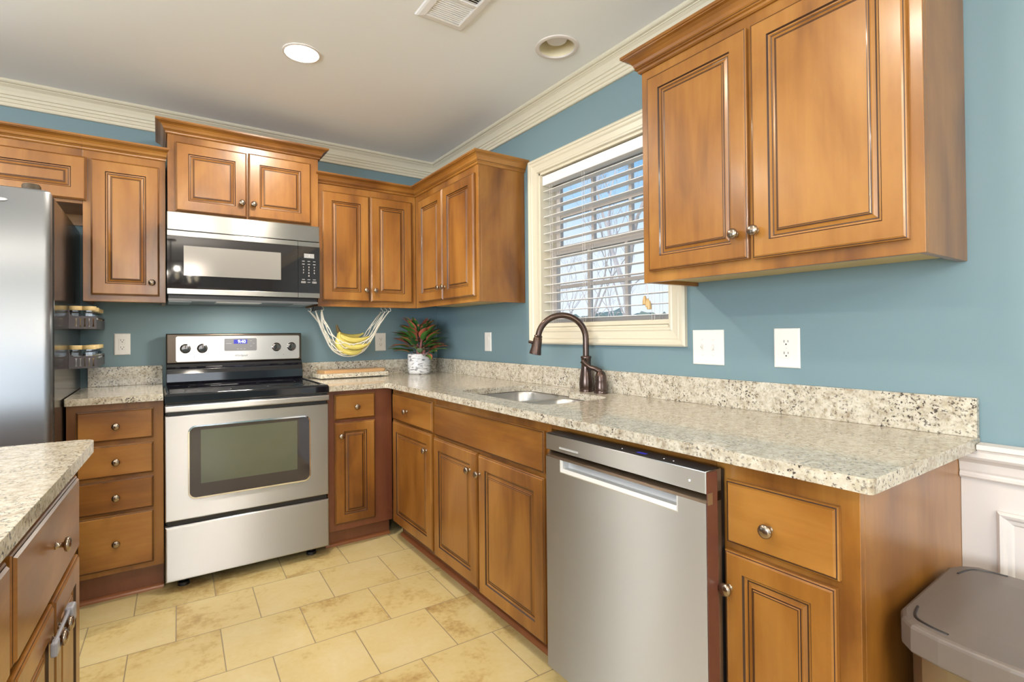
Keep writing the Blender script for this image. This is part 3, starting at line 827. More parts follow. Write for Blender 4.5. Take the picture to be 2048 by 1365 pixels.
# ------------------------------------------------------------------ countertops
CT = 0.914
def counter(label, loc, outer, holes, z0, z1, splashes):
    t = thing('countertop', label, 'countertop', loc)
    MB().slab(outer, holes, z0, z1).obj('slab', M['granite'], t, bevel=0.006, seg=3, weld=True)
    for q in splashes: MB().box(*q).obj('backsplash', M['granite'], t, bevel=0.0015)
    return t
ZL = 0.928
counter('short speckled granite countertop between refrigerator and range', (-1.91, -0.33, ZL),
        round_poly([(-2.089, -0.6535), (-1.7365, -0.6535), (-1.7365, -0.0015), (-2.089, -0.0015)], [0.008, 0, 0, 0]), [], ZL - 0.030, ZL,
        [(-2.066, -1.7365, -0.0015, -0.0215, ZL + 0.0002, ZL + 0.104)])
SINK = [(-0.100, -1.272), (-0.100, -1.615), (-0.145, -1.668), (-0.145, -1.950), (-0.530, -1.950), (-0.530, -1.272)]
sink_out = round_poly(SINK, [0.09, 0.03, 0.03, 0.08, 0.08, 0.09], 8)
outer = round_poly([(-0.983, -0.6535), (-0.6535, -0.6535), (-0.6535, -3.099), (-0.0015, -3.099), (-0.0015, -0.0015), (-0.983, -0.0015)], [0, 0.03, 0.012, 0, 0, 0], 5)
counter('long L-shaped speckled granite countertop around the sink with low backsplash', (-0.33, -1.9, CT), outer, [sink_out[::-1]], CT - 0.030, CT,
        [(-0.983, -0.0015, -0.0015, -0.0215, CT + 0.0002, 1.016), (-0.0215, -0.0015, -0.0220, -3.098, CT + 0.0002, 1.016)])

# ------------------------------------------------------------------ sink
sk = thing('kitchen_sink', 'double-bowl stainless undermount sink set in the granite below the window', 'sink', (-0.32, -1.6, 0.70))
def bowl(x0, x1, y0, y1, depth, r=0.085):
    L = []
    for ins, z, rr in ((0, 0.8822, r), (0.004, 0.872, r), (0.008, 0.80, r), (0.012, 0.8822 - depth + 0.03, r), (0.022, 0.8822 - depth + 0.008, r - 0.01), (0.04, 0.8822 - depth, r - 0.02), (0.15, 0.8822 - depth - 0.004, 0.02)):
        w = min(x1 - x0, y1 - y0) / 2 - 0.005
        i = min(ins, w - 0.012)
        L.append([Vector((x, y, z)) for x, y in rounded(x0 + i, x1 - i, y0 + i, y1 - i, max(0.008, min(rr, w - i - 0.002)), 8)])
    mb = MB().rings(L, cap0=False)
    return mb
B1 = (-0.522, -0.108, -1.607, -1.280); B2 = (-0.522, -0.153, -1.942, -1.642)
fl_out = [(x + (0.012 if x > -0.315 else -0.012), y + (0.012 if y > -1.6 else -0.012)) for x, y in sink_out]
MB().slab(fl_out, [rounded(*B1, 0.085, 8)[::-1], rounded(*B2, 0.085, 8)[::-1]], 0.8806, 0.8822).obj('rim', M['steel_bowl'], sk)
for B_, d_ in ((B1, 0.19), (B2, 0.16)):
    ob = bowl(*B_, d_).obj('bowl', M['steel_bowl'], sk, smooth=True, angle=50)
    cx, cy = (B_[0] + B_[1]) / 2, (B_[2] + B_[3]) / 2
    MB().lathe([(0.0, 0.002), (0.025, 0.002), (0.042, 0.005), (0.044, 0.003), (0.044, 0.0)], (cx, cy, 0.8822 - d_ - 0.003)).obj('drain', M['chrome'], ob, smooth=True)

# ------------------------------------------------------------------ faucet
fa = thing('faucet', 'oil-rubbed bronze gooseneck pull-down faucet behind the sink', 'faucet', (-0.063, -1.700, CT))
FC = Vector((-0.063, -1.700, 0))
MB().lathe([(0.033, 0.0), (0.034, 0.004), (0.031, 0.008), (0.0325, 0.012), (0.034, 0.030), (0.0325, 0.055), (0.028, 0.085), (0.0235, 0.115), (0.0225, 0.140), (0.024, 0.156), (0.0265, 0.164), (0.024, 0.168), (0.0185, 0.170)], (FC.x, FC.y, CT), seg=28).obj('base', M['bronze'], fa, smooth=True, angle=60)
ang = math.radians(146); dx, dy = math.cos(ang), math.sin(ang)
R_ = 0.114; zt = 1.164
path = [(FC.x, FC.y, CT + 0.165), (FC.x, FC.y, zt - 0.02), (FC.x, FC.y, zt)]
for k in range(1, 25):
    a = PI - math.radians(173) * k / 24
    h = R_ + R_ * math.cos(a); path.append((FC.x + dx * h, FC.y + dy * h, zt + R_ * math.sin(a)))
MB().tube(path, 0.0148, 16).obj('spout', M['bronze'], fa, smooth=True, angle=60)
e0, e1 = Vector(path[-1]), Vector(path[-2]); ax = (e0 - e1).normalized()
MB().lathe([(0.0175, -0.006), (0.0205, 0.0), (0.0180, 0.004), (0.0210, 0.010), (0.0225, 0.030), (0.0245, 0.055), (0.0285, 0.078), (0.0290, 0.086), (0.0250, 0.088), (0.0, 0.086)], e0, ax, 24).obj('spray_head', M['bronze'], fa, smooth=True, angle=50)
MB().lathe([(0.006, 0.0), (0.008, 0.008), (0.007, 0.022), (0.0, 0.026)], e0 + ax * 0.030 + Vector((dx, dy, 0)) * 0.018, (dx, dy, 0.25), 10).obj('spray_button', M['bronze'], fa, smooth=True)
HC_ = Vector((-0.066, -1.800, CT))
MB().lathe([(0.031, 0.0), (0.032, 0.004), (0.029, 0.008), (0.0305, 0.014), (0.029, 0.034), (0.025, 0.054), (0.0265, 0.060), (0.0255, 0.064), (0.0255, 0.078), (0.021, 0.094), (0.012, 0.104), (0.0, 0.106)], HC_, seg=24).obj('valve', M['bronze'], fa, smooth=True, angle=55)
lv = [HC_ + Vector((0, 0, 0.098)), HC_ + Vector((-0.012, 0.020, 0.112)), HC_ + Vector((-0.026, 0.045, 0.120)), HC_ + Vector((-0.042, 0.062, 0.136)), HC_ + Vector((-0.050, 0.070, 0.150))]
MB().tube(lv, [0.015, 0.0120, 0.0105, 0.0120, 0.0135], 12).obj('lever', M['bronze'], fa, smooth=True, angle=60)

# ================================================================== RANGE
X0, X1, YF = -1.7315, -0.9895, -0.665
rg = thing('range', 'freestanding stainless electric range with black glass cooktop', 'range', (-1.36, -0.36, 0))
RFm = back_frame(YF)
MB().box(X0 + 0.004, X1 - 0.004, -0.03, -0.615, 0.05, 0.895).obj('body', M['black'], rg)
# cooktop: raised black frame around the glass
ck = MB().loft(Frame((0, 0, 0.880), (1, 0, 0), (0, 1, 0), (0, 0, 1)), X0, X1, -0.672, -0.112, [(0.002, 0), (0.0, 0.006), (0.0, 0.036), (0.004, 0.044), (0.014, 0.046), (0.022, 0.040)], back=True)
co = ck.obj('cooktop', M['black_gloss'], rg, bevel=0.001)
for cx, cy, r in ((-1.545, -0.50, 0.105), (-1.18, -0.50, 0.088), (-1.545, -0.25, 0.078), (-1.18, -0.25, 0.105)):
    MB().lathe([(r, 0), (r, 0.0004), (r - 0.002, 0.0004), (r - 0.002, 0)], (cx, cy, 0.9201), seg=40, cap0=False, cap1=False).obj('burner_ring', M['black'], co)
MB().box(X0 + 0.003, X1 - 0.003, -0.617, -0.655, 0.866, 0.8795).obj('front_trim', M['black_gloss'], rg, bevel=0.002)
# back console: black riser and control panel
q = [(-0.115, 0.9215), (-0.122, 0.940), (-0.118, 0.985), (-0.112, 1.005), (-0.112, 1.010), (-0.098, 1.022), (-0.092, 1.040), (-0.034, 1.040), (-0.034, 0.9215)]
MB().rings([[Vector((x, y, z)) for y, z in q] for x in (X0 + 0.012, X1 - 0.012)]).obj('riser', M['black_gloss'], rg, bevel=0.003)
BGF = back_frame(-0.085)
bg = MB().loft(BGF, X0 + 0.012, X1 - 0.012, 1.040, 1.209, [(0.0, -0.05), (0.0, -0.006), (0.003, -0.001), (0.006, 0.0)]).obj('control_panel', M['dark_steel'], rg, bevel=0.001)
pr = rounded(-1.6735, -1.0145, 1.050, 1.194, 0.010, 5)
MB().rings([[BGF.p(u, v, n) for u, v in pr] for n in (0.0002, 0.0022)]).obj('control_plate', M['steel_plate'], bg)
for kx, kz in ((-1.628, 1.124), (-1.545, 1.124), (-1.149, 1.124), (-1.061, 1.125)):
    k_ = MB().lathe([(0.0265, 0.0022), (0.0265, 0.004), (0.022, 0.006), (0.0205, 0.020), (0.0185, 0.0235), (0.0, 0.0245)], BGF.p(kx, kz, 0), (0, -1, 0), 28).obj('dial', M['dial'], bg, smooth=True, angle=45)
    MB().fbox(BGF, kx - 0.0022, kx + 0.0022, kz + 0.003, kz + 0.018, 0.0243, 0.0262).obj('pointer', M['dark_steel'], k_)
pr = rounded(-1.434, -1.260, 1.106, 1.180, 0.007, 5)
dp = MB().rings([[BGF.p(u, v, n) for u, v in pr] for n in (0.0023, 0.0042)]).obj('display', M['panel_grey'], bg)
MB().fbox(BGF, -1.384, -1.312, 1.148, 1.172, 0.0043, 0.0048).obj('clock', M['blue_led'], dp)
text_part('clock_digits', '9:40', 0.025, BGF, -1.3415, 1.160, 0.0052, M['led_digit'], dp)
for i in range(3):
    for (uu, vv) in ((-1.362 + i * 0.018, 1.116), (-1.420 + i * 0.010, 1.150), (-1.292 + (i % 2) * 0.016, 1.165 - i * 0.016)):
        MB().fbox(BGF, uu - 0.005, uu + 0.005, vv - 0.0014, vv + 0.0014, 0.0043, 0.0047).obj('button', M['print_grey'], dp)
text_part('brand_script', 'Whirlpool', 0.0165, BGF, -1.346, 1.0775, 0.0026, M['print_dark'], bg, shear=0.25)
for u in (-1.585, -1.108): MB().lathe([(0.0022, 0), (0.0018, 0.0012), (0, 0.0014)], BGF.p(u, 1.076, 0.0021), (0, -1, 0), 10).obj('indicator', M['print_dark'], bg)
# oven door with bar handle and window
od = MB().loft(RFm, X0, X1, 0.331, 0.8235, [(0, -0.049), (0, -0.006), (0.003, -0.001), (0.006, 0.0)]).obj('oven_door', M['steel'], rg)
wz = [(-1.638, -1.088, 0.424, 0.768)]
wo = rounded(-1.641, -1.085, 0.423, 0.770, 0.034, 6); wi = rounded(-1.634, -1.092, 0.430, 0.763, 0.028, 6)
MB().rings([[RFm.p(u, v, 0.0003) for u, v in wo], [RFm.p(u, v, 0.0045) for u, v in wo], [RFm.p(u, v, 0.0050) for u, v in wi], [RFm.p(u, v, 0.0012) for u, v in wi]], False, False).obj('window_bezel', M['chrome'], od)
gl = MB().rings([[RFm.p(u, v, n) for u, v in wi] for n in (0.0004, 0.0014)]).obj('oven_window', M['oven_border'], od)
MB().fbox(RFm, -1.588, -1.152, 0.492, 0.747, 0.0015, 0.0019).obj('window_pane', M['oven_window'], gl)
hd = MB().loft(RFm, X0, X1, 0.8415, 0.8725, [(0, -0.012), (0, 0.016), (0.003, 0.021), (0.006, 0.022)]).obj('handle', M['steel'], od)
MB().fbox(RFm, X0 + 0.012, X1 - 0.012, 0.8245, 0.8410, -0.040, -0.002).obj('handle_gap_shade', M['black'], od)  # black filler standing in for the shade under the handle
MB().loft(RFm, X0, X1, 0.052, 0.3075, [(0, -0.049), (0, -0.005), (0.004, -0.0005), (0.008, 0.0)]).obj('drawer', M['steel'], rg)
MB().box(X0 + 0.01, X1 - 0.01, -0.6155, -0.650, 0.308, 0.3305).obj('drawer_gap_shade', M['black'], rg)  # black strip painted in for the shade between drawer and oven door
for fx in (X0 + 0.075, X1 - 0.075):
    for fy in (-0.58, -0.10):
        MB().lathe([(0.010, 0.052), (0.010, 0.018), (0.024, 0.014), (0.026, 0.0), (0.0, 0.0)], (fx, fy, 0.0), seg=14).obj('foot', M['black'], rg, smooth=True)

# ================================================================== MICROWAVE
mw = thing('microwave', 'over-the-range stainless microwave with black glass door', 'microwave', (-1.346, -0.2, 1.375))
MWF = back_frame(-0.450)
MX0, MX1, MS = -1.7175, -0.9785, -1.0965
MB().box(MX0 + 0.006, MX1 - 0.006, -0.002, -0.412, 1.388, 1.824).obj('body', M['black'], mw)
MB().loft(MWF, MX0, MX1, 1.7325, 1.8235, [(0, -0.038), (0, -0.003), (0.002, 0.0)]).obj('vent_grille', M['steel_mw'], mw)
md = MB().fbox(MWF, MX0, MS - 0.001, 1.409, 1.7295, -0.037, -0.004).obj('door', M['black'], mw)
MB().fbox(MWF, MX0, MS - 0.001, 1.703, 1.7295, -0.0038, 0.0).obj('door_trim', M['steel_mw'], md, bevel=0.001)
MB().fbox(MWF, MX0, MS - 0.001, 1.409, 1.4365, -0.0038, 0.0).obj('door_trim', M['steel_mw'], md, bevel=0.001)
MB().fbox(MWF, MX0, MS - 0.001, 1.4370, 1.7025, -0.0038, -0.0006).obj('door_glass', M['mw_glass'], md)
MB().fbox(MWF, -1.647, -1.187, 1.5045, 1.656, -0.0005, -0.0002).obj('door_window', M['mw_window'], md)
mp = MB().fbox(MWF, MS + 0.001, MX1, 1.409, 1.7295, -0.037, -0.004).obj('control_panel', M['black'], mw)
MB().fbox(MWF, MS + 0.001, MX1, 1.703, 1.7295, -0.0038, 0.0).obj('panel_trim', M['steel_mw'], mp, bevel=0.001)
MB().fbox(MWF, MS + 0.001, MX1, 1.409, 1.4365, -0.0038, 0.0).obj('panel_trim', M['steel_mw'], mp, bevel=0.001)
MB().fbox(MWF, MS + 0.001, MX1, 1.4370, 1.7025, -0.0038, -0.0006).obj('panel_glass', M['mw_glass'], mp)
MB().fbox(MWF, -1.0640, -1.0085, 1.637, 1.662, -0.0005, 0.0).obj('display', M['print_grey'], mp)
text_part('display_digit', '1', 0.018, MWF, -1.036, 1.6495, 0.0004, M['white'], mp)
kp = MB()
for r_, z in enumerate((1.618, 1.601)):
    for c_ in range(3): kp.fbox(MWF, -1.068 + c_ * 0.030 - 0.007, -1.068 + c_ * 0.030 + 0.007, z - 0.0020, z + 0.0020, -0.0005, -0.0001)
for z in (1.5135, 1.498):
    for c_ in (0, 1, 2): kp.fbox(MWF, -1.068 + c_ * 0.030 - 0.008, -1.068 + c_ * 0.030 + 0.008, z - 0.0016, z + 0.0016, -0.0005, -0.0001)
kp.obj('key_print', M['print_grey'], mp)
for r_, row in enumerate(('123', '456', '789', ' 0 ')):
    for c_, ch in enumerate(row):
        if ch != ' ': text_part('key_digit', ch, 0.0125, MWF, -1.068 + c_ * 0.030, 1.584 - r_ * 0.0165, 0.0, M['white'], mp)
for u in (-1.068, -1.008):
    pr = rounded(u - 0.012, u + 0.012, 1.493, 1.503, 0.003, 3); pi_ = rounded(u - 0.0108, u + 0.0108, 1.4942, 1.5018, 0.0022, 3)
    MB().rings([[MWF.p(a, b, 0.0) for a, b in pr], [MWF.p(a, b, 0.0) for a, b in pi_]], False, False).obj('key_outline', M['white'], mp)
ub = MB().box(MX0 + 0.004, MX1 - 0.004, -0.01, -0.425, 1.376, 1.3875).obj('underside', M['panel_grey'], mw)
MB().box(-1.50, -1.28, -0.30, -0.41, 1.3725, 1.3758).obj('lamp_cover', M['white_plastic'], ub)
lamp('hood_light', 'AREA', (-1.39, -0.355, 1.3715), 5.0, (1.0, 0.95, 0.84), size=0.16, size_y=0.08, aim=(-1.39, -0.30, 0))
for x in (-1.66, -1.06): MB().box(x - 0.05, x + 0.05, -0.10, -0.38, 1.3730, 1.3758).obj('grease_filter', M['steel_bowl'], ub)

# ================================================================== DISHWASHER
XD = -0.689
DF = right_frame(XD)
dw = thing('dishwasher', 'stainless dishwasher with a pocket handle standing proud of the cabinets', 'dishwasher', (-0.35, -2.45, 0))
D0, D1 = 2.1725, 2.7725
MB().box(-0.03, -0.610, -2.118, -2.732, 0.10, 0.850).obj('body', M['dark'], dw)
dd = MB()
# door panel with the pocket cut in: build as frame pieces around the recess
PU0, PU1, PV0, PV1 = 2.243, 2.693, 0.746, 0.7865
dd.fbox(DF, D0, D1, 0.095, PV0, -0.060, 0).fbox(DF, D0, PU0, PV0, PV1, -0.060, 0).fbox(DF, PU1, D1, PV0, PV1, -0.060, 0)
do = dd.obj('door', M['steel_dw'], dw)
pk = MB()
pk.rings([[DF.p(PU0, PV0, 0), DF.p(PU1, PV0, 0), DF.p(PU1, PV1, 0), DF.p(PU0, PV1, 0)],
          [DF.p(PU0 + 0.003, PV0 + 0.003, 0.0010), DF.p(PU1 - 0.003, PV0 + 0.003, 0.0010), DF.p(PU1 - 0.003, PV1, 0.0010), DF.p(PU0 + 0.003, PV1, 0.0010)],
          [DF.p(PU0 + 0.009, PV0 + 0.013, -0.0050), DF.p(PU1 - 0.007, PV0 + 0.013, -0.0050), DF.p(PU1 - 0.007, PV1, -0.0050), DF.p(PU0 + 0.009, PV1, -0.0050)],
          [DF.p(PU0 + 0.012, PV0 + 0.014, -0.026), DF.p(PU1 - 0.012, PV0 + 0.014, -0.026), DF.p(PU1 - 0.012, PV1, -0.030), DF.p(PU0 + 0.012, PV1, -0.030)]], False, True)
pk.obj('handle_pocket', M['lip'], do)
# slanted band between the door and the fascia
bd = MB(); bp_ = [(PV1, -0.001), (0.809, -0.020), (0.809, -0.060), (PV1, -0.060)]
bd.rings([[DF.p(u, v, n) for v, n in bp_] for u in (D0 + 0.001, D1 - 0.001)])
bd.obj('finger_channel', M['dark_steel'], dw)  # dark steel puts the brown reflection of the channel into the colour
fs = MB().loft(DF, D0, D1, 0.8095, 0.8625, [(0, -0.060), (0, -0.003), (0.002, 0.0)]).obj('fascia', M['steel_dw'], dw)
MB().fbox(DF, D0 + 0.003, D1 - 0.003, 0.8626, 0.8640, -0.058, -0.001).obj('control_strip', M['black'], dw)
cs = MB().fbox(DF, 2.545, 2.575, 0.8641, 0.8645, -0.030, -0.018).obj('display', M['blue_led'], dw)
for u in (2.49, 2.635, 2.665): MB().lathe([(0.0018, 0), (0, 0.0005)], DF.p(u, 0.8641, -0.022), (0, 0, 1), 8).obj('indicator', M['white_led'], dw)
pr = rounded(2.241, 2.330, 0.8215, 0.8275, 0.003, 4); pi_ = rounded(2.2425, 2.3285, 0.823, 0.826, 0.0015, 4)
bo = MB().rings([[DF.p(u, v, 0.0002) for u, v in pr], [DF.p(u, v, 0.0012) for u, v in pr], [DF.p(u, v, 0.0012) for u, v in pi_], [DF.p(u, v, 0.0004) for u, v in pi_]], True, True).obj('badge', M['lip'], fs)
MB().lathe([(0.0024, 0.0), (0.0024, 0.0004), (0, 0.0006)], DF.p(2.728, 0.833, 0.0002), DF.N, 10).obj('status_light', M['white_led'], fs)
MB().box(XD + 0.0605, -0.6105, -2.176, -2.769, 0.10, 0.858).obj('door_liner', M['black'], dw)
MB().fbox(DF, D1 + 0.0002, D1 + 0.0022, 0.105, 0.860, -0.042, -0.002).obj('door_edge', M['dw_side'], dw)
MB().fbox(DF, D1 + 0.0023, D1 + 0.0043, 0.784, 0.812, -0.020, -0.002).obj('edge_clip', M['steel_bowl'], dw)
MB().box(-0.545, -0.562, -2.12, -2.73, 0.0, 0.098).obj('toe_kick', M['black'], dw)

# ================================================================== REFRIGERATOR
fg = thing('refrigerator', 'stainless refrigerator with glossy dark side carrying spice racks', 'refrigerator', (-2.51, -0.46, 0))
FX_, FZ_ = -2.094, 1.758
MB().box(-2.93, FX_, -0.035, -0.846, 0.03, FZ_ - 0.012).obj('body', M['fridge_side'], fg, bevel=0.004)
def fr_door(x0, x1):
    q = rounded(x0, x1, -0.922, -0.854, 0.022, 6)
    R = []
    for i_, z in ((0.010, 0.075), (0.002, 0.078), (0, 0.086), (0, FZ_ - 0.012), (0.003, FZ_ - 0.004), (0.012, FZ_)):
        cx, cy = (x0 + x1) / 2, -0.888
        R.append([Vector((cx + (x - cx) * (1 - i_ * 2 / (x1 - x0)), cy + (y - cy) * (1 - i_ * 2 / 0.066), z)) for x, y in q])
    return MB().rings(R).obj('door', M['steel_fridge'], fg, smooth=True, angle=40)
d1 = fr_door(-2.570, FX_ - 0.001)
d2 = fr_door(-2.930, -2.576)
for x in (-2.545, -2.600):
    dd_ = d1 if x > -2.57 else d2
    MB().tube([(x, -0.9225, 1.62), (x, -0.965, 1.60), (x, -0.972, 1.2), (x, -0.965, 0.72), (x, -0.9225, 0.70)], 0.012, 10).obj('handle', M['steel'], dd_, smooth=True)
FRF = back_frame(-0.9222)
q = round_poly([(-2.365, 1.688), (-2.222, 1.700), (-2.212, 1.705), (-2.222, 1.710), (-2.365, 1.722), (-2.385, 1.705)], [0.01, 0.004, 0.002, 0.004, 0.01, 0.01], 3)
bdg = MB().rings([[FRF.p(u, v, n) for u, v in q] for n in (0.0002, 0.003)]).obj('badge', M['badge'], d1)
text_part('badge_script', 'Whirlpool', 0.024, FRF, -2.300, 1.7045, 0.0032, M['print_dark'], bdg, shear=0.25)
MB().lathe([(0.028, 0), (0.028, 0.016), (0.024, 0.022), (0.0, 0.023)], (-2.155, -0.880, FZ_ + 0.0003), seg=18).obj('hinge_cap', M['hinge'], fg, smooth=True)
MB().box(-2.17, -2.14, -0.78, -0.87, FZ_ + 0.0005, FZ_ + 0.012).obj('hinge_arm', M['hinge'], fg, bevel=0.003)
MB().box(-2.92, -2.112, -0.80, -0.83, 0.0, 0.029).obj('toe_grille', M['black'], fg)

# ================================================================== ISLAND
IA = math.radians(2.5)                                      # the island stands a little askew to the walls
IO = Vector((-1.897, -1.703, 0))
Ia = Vector((-math.sin(IA), -math.cos(IA), 0))              # along its long side, towards the camera
Ib = Vector((-math.cos(IA), math.sin(IA), 0))               # across, away from the sink run
def ipt(s, b): p = IO + Ia * s + Ib * b; return (p.x, p.y)
ic = thing('base_cabinet', 'maple island cabinet with drawers and latched doors facing the dishwasher', 'cabinet', (-2.4, -2.5, 0))
FI = Frame(IO + Ib * 0.0525, -Ia, (0, 0, 1), -Ib)           # face frame plane, u runs back towards the range
BZ = 0.8835
ibody = MB()
ibody.prism([ipt(0.018, 0.0525), ipt(1.56, 0.0525), ipt(1.56, 1.0), ipt(0.018, 1.0)], 0.10, BZ)
ibody.obj('body', M['wood_red'], ic, bevel=0.001)
MB().prism([ipt(0.07, 0.11), ipt(1.52, 0.11), ipt(1.52, 0.95), ipt(0.07, 0.95)], 0.0, 0.0995).obj('toe_kick', M['wood_red'], ic)
IT = 0.020
drawer(FI, -0.612, -0.022, 0.630, 0.822, ic, kn=(-0.318, 0.735))
drawer(FI, -1.250, -0.640, 0.630, 0.822, ic, kn=(-0.945, 0.735))
for u0, u1, ku in ((-0.312, -0.022, -0.286), (-0.612, -0.322, -0.350), (-0.940, -0.640, -0.91), (-1.250, -0.950, -0.98)):
    door(FI, u0, u1, 0.125, 0.612, ic, kn=(ku, 0.545))
it = thing('countertop', 'granite island countertop with a rounded corner above the latched doors', 'countertop', (-2.4, -2.5, CT))
MB().slab(round_poly([ipt(0, 0), ipt(0, 1.05), ipt(1.60, 1.05), ipt(1.60, 0)], [0.045, 0.02, 0.02, 0.02], 6), [], CT - 0.030, CT).obj('slab', M['granite'], it, bevel=0.007, seg=3, weld=True)
# child latch looped round the two door knobs
lt = thing('cabinet_latch', 'grey plastic child latch looped over the island door knobs', 'latch', FI.p(-0.318, 0.545, 0.04))
def loop_path(u0, u1, v0, v1, n, r=0.010):
    pts = []
    for (u, v) in rounded(u0, u1, v0, v1, r, 5): pts.append(FI.p(u, v, n + 0.012 * math.sin((u - u0) / (u1 - u0) * PI)))
    return pts + [pts[0]]
MB().tube(loop_path(-0.395, -0.235, 0.532, 0.558, T + 0.010), 0.0038, 8).obj('strap', M['strap'], lt, smooth=True)
MB().fbox(FI, -0.250, -0.215, 0.526, 0.566, T + 0.004, T + 0.022).obj('lock_block', M['strap'], lt, bevel=0.005)
MB().fbox(FI, -0.402, -0.372, 0.530, 0.560, T + 0.006, T + 0.018).obj('release_button', M['strap'], lt, bevel=0.004)

# ================================================================== OUTLETS AND SWITCHES
def plate(F, u0, u1, v0, v1, parent):
    return MB().loft(F, u0, u1, v0, v1, [(0, 0.0003), (0, 0.003), (0.003, 0.0055), (0.006, 0.006)]).obj('plate', M['white_plastic'], parent, bevel=0.0006)
def receptacle(F, u, v, parent, w=0.017, h=0.0135):
    pr = rounded(u - w, u + w, v - h, v + h, 0.008, 4)
    r = MB().rings([[F.p(a, b, n) for a, b in pr] for n in (0.0055, 0.0078)]).obj('receptacle', M['white_plastic'], parent, bevel=0.0006)
    s = MB()
    s.fbox(F, u - 0.0075, u - 0.0055, v - 0.001, v + 0.0075, 0.0077, 0.0080).fbox(F, u + 0.0055, u + 0.0075, v, v + 0.007, 0.0077, 0.0080)
    s.lathe([(0.0026, 0), (0.0026, 0.0004), (0, 0.0005)], F.p(u, v - 0.0065, 0.0076), F.N, 10)
    s.obj('slot', M['slot'], r)
BW, RW = back_frame(0.0), right_frame(0.0)
def outlet(label, F, u0, u1, v0, v1, decora=False):
    t = thing('wall_outlet', label, 'outlet', F.p((u0 + u1) / 2, (v0 + v1) / 2))
    p = plate(F, u0, u1, v0, v1, t)
    uc, vc = (u0 + u1) / 2, (v0 + v1) / 2
    if decora: MB().fbox(F, uc - 0.0165, uc + 0.0165, vc - 0.033, vc + 0.033, 0.0056, 0.0070).obj('insert', M['white_plastic'], t, bevel=0.0006)
    for d in (0.0195, -0.0195): receptacle(F, uc, vc + d, t)
    MB().lathe([(0.003, 0.0058), (0.0025, 0.0072), (0, 0.0075)], F.p(uc, vc, 0), F.N, 10).obj('screw', M['white'], t)
outlet('white wall outlet between the spice racks and the range', BW, -1.955, -1.883, 1.095, 1.213, True)
outlet('white wall outlet between the hanging bananas and the potted plant', BW, -0.487, -0.409, 1.080, 1.206)
outlet('white wall outlet under the large wall cabinet', RW, 2.570, 2.656, 1.069, 1.202)
sw = thing('light_switch', 'white rocker switch on the side wall near the potted plant', 'switch', (0, -0.727, 1.142))
plate(RW, 0.689, 0.766, 1.082, 1.203, sw)
MB().fbox(RW, 0.711, 0.744, 1.109, 1.176, 0.0056, 0.0066).obj('insert', M['white_plastic'], sw)
pr = [(1.112, 0.0067), (1.1425, 0.0080), (1.173, 0.0105), (1.173, 0.0060), (1.112, 0.0060)]
MB().rings([[RW.p(u, v, n) for v, n in pr] for u in (0.714, 0.741)]).obj('rocker', M['white_plastic'], sw, bevel=0.0005)
s2 = thing('light_switch', 'square white double switch plate just beside the window trim', 'switch', (0, -2.315, 1.133))
plate(RW, 2.248, 2.382, 1.066, 1.200, s2)
for u, up in ((2.292, 1), (2.338, -1)):
    MB().fbox(RW, u - 0.005, u + 0.005, 1.121, 1.145, 0.0056, 0.0064).obj('toggle_slot', M['white'], s2)
    P = [RW.p(u - 0.0038, 1.128, 0.006), RW.p(u + 0.0038, 1.128, 0.006), RW.p(u + 0.0038, 1.138, 0.006), RW.p(u - 0.0038, 1.138, 0.006)]
    Q = [RW.p(u - 0.003, 1.130 + up * 0.008, 0.020), RW.p(u + 0.003, 1.130 + up * 0.008, 0.020), RW.p(u + 0.003, 1.137 + up * 0.008, 0.019), RW.p(u - 0.003, 1.137 + up * 0.008, 0.019)]
    MB().rings([P, Q]).obj('toggle', M['white_plastic'], s2, bevel=0.0008)
    for v in (1.103, 1.163): MB().lathe([(0.003, 0.0058), (0.0025, 0.0072), (0, 0.0075)], RW.p(u, v, 0), RW.N, 10).obj('screw', M['white'], s2)

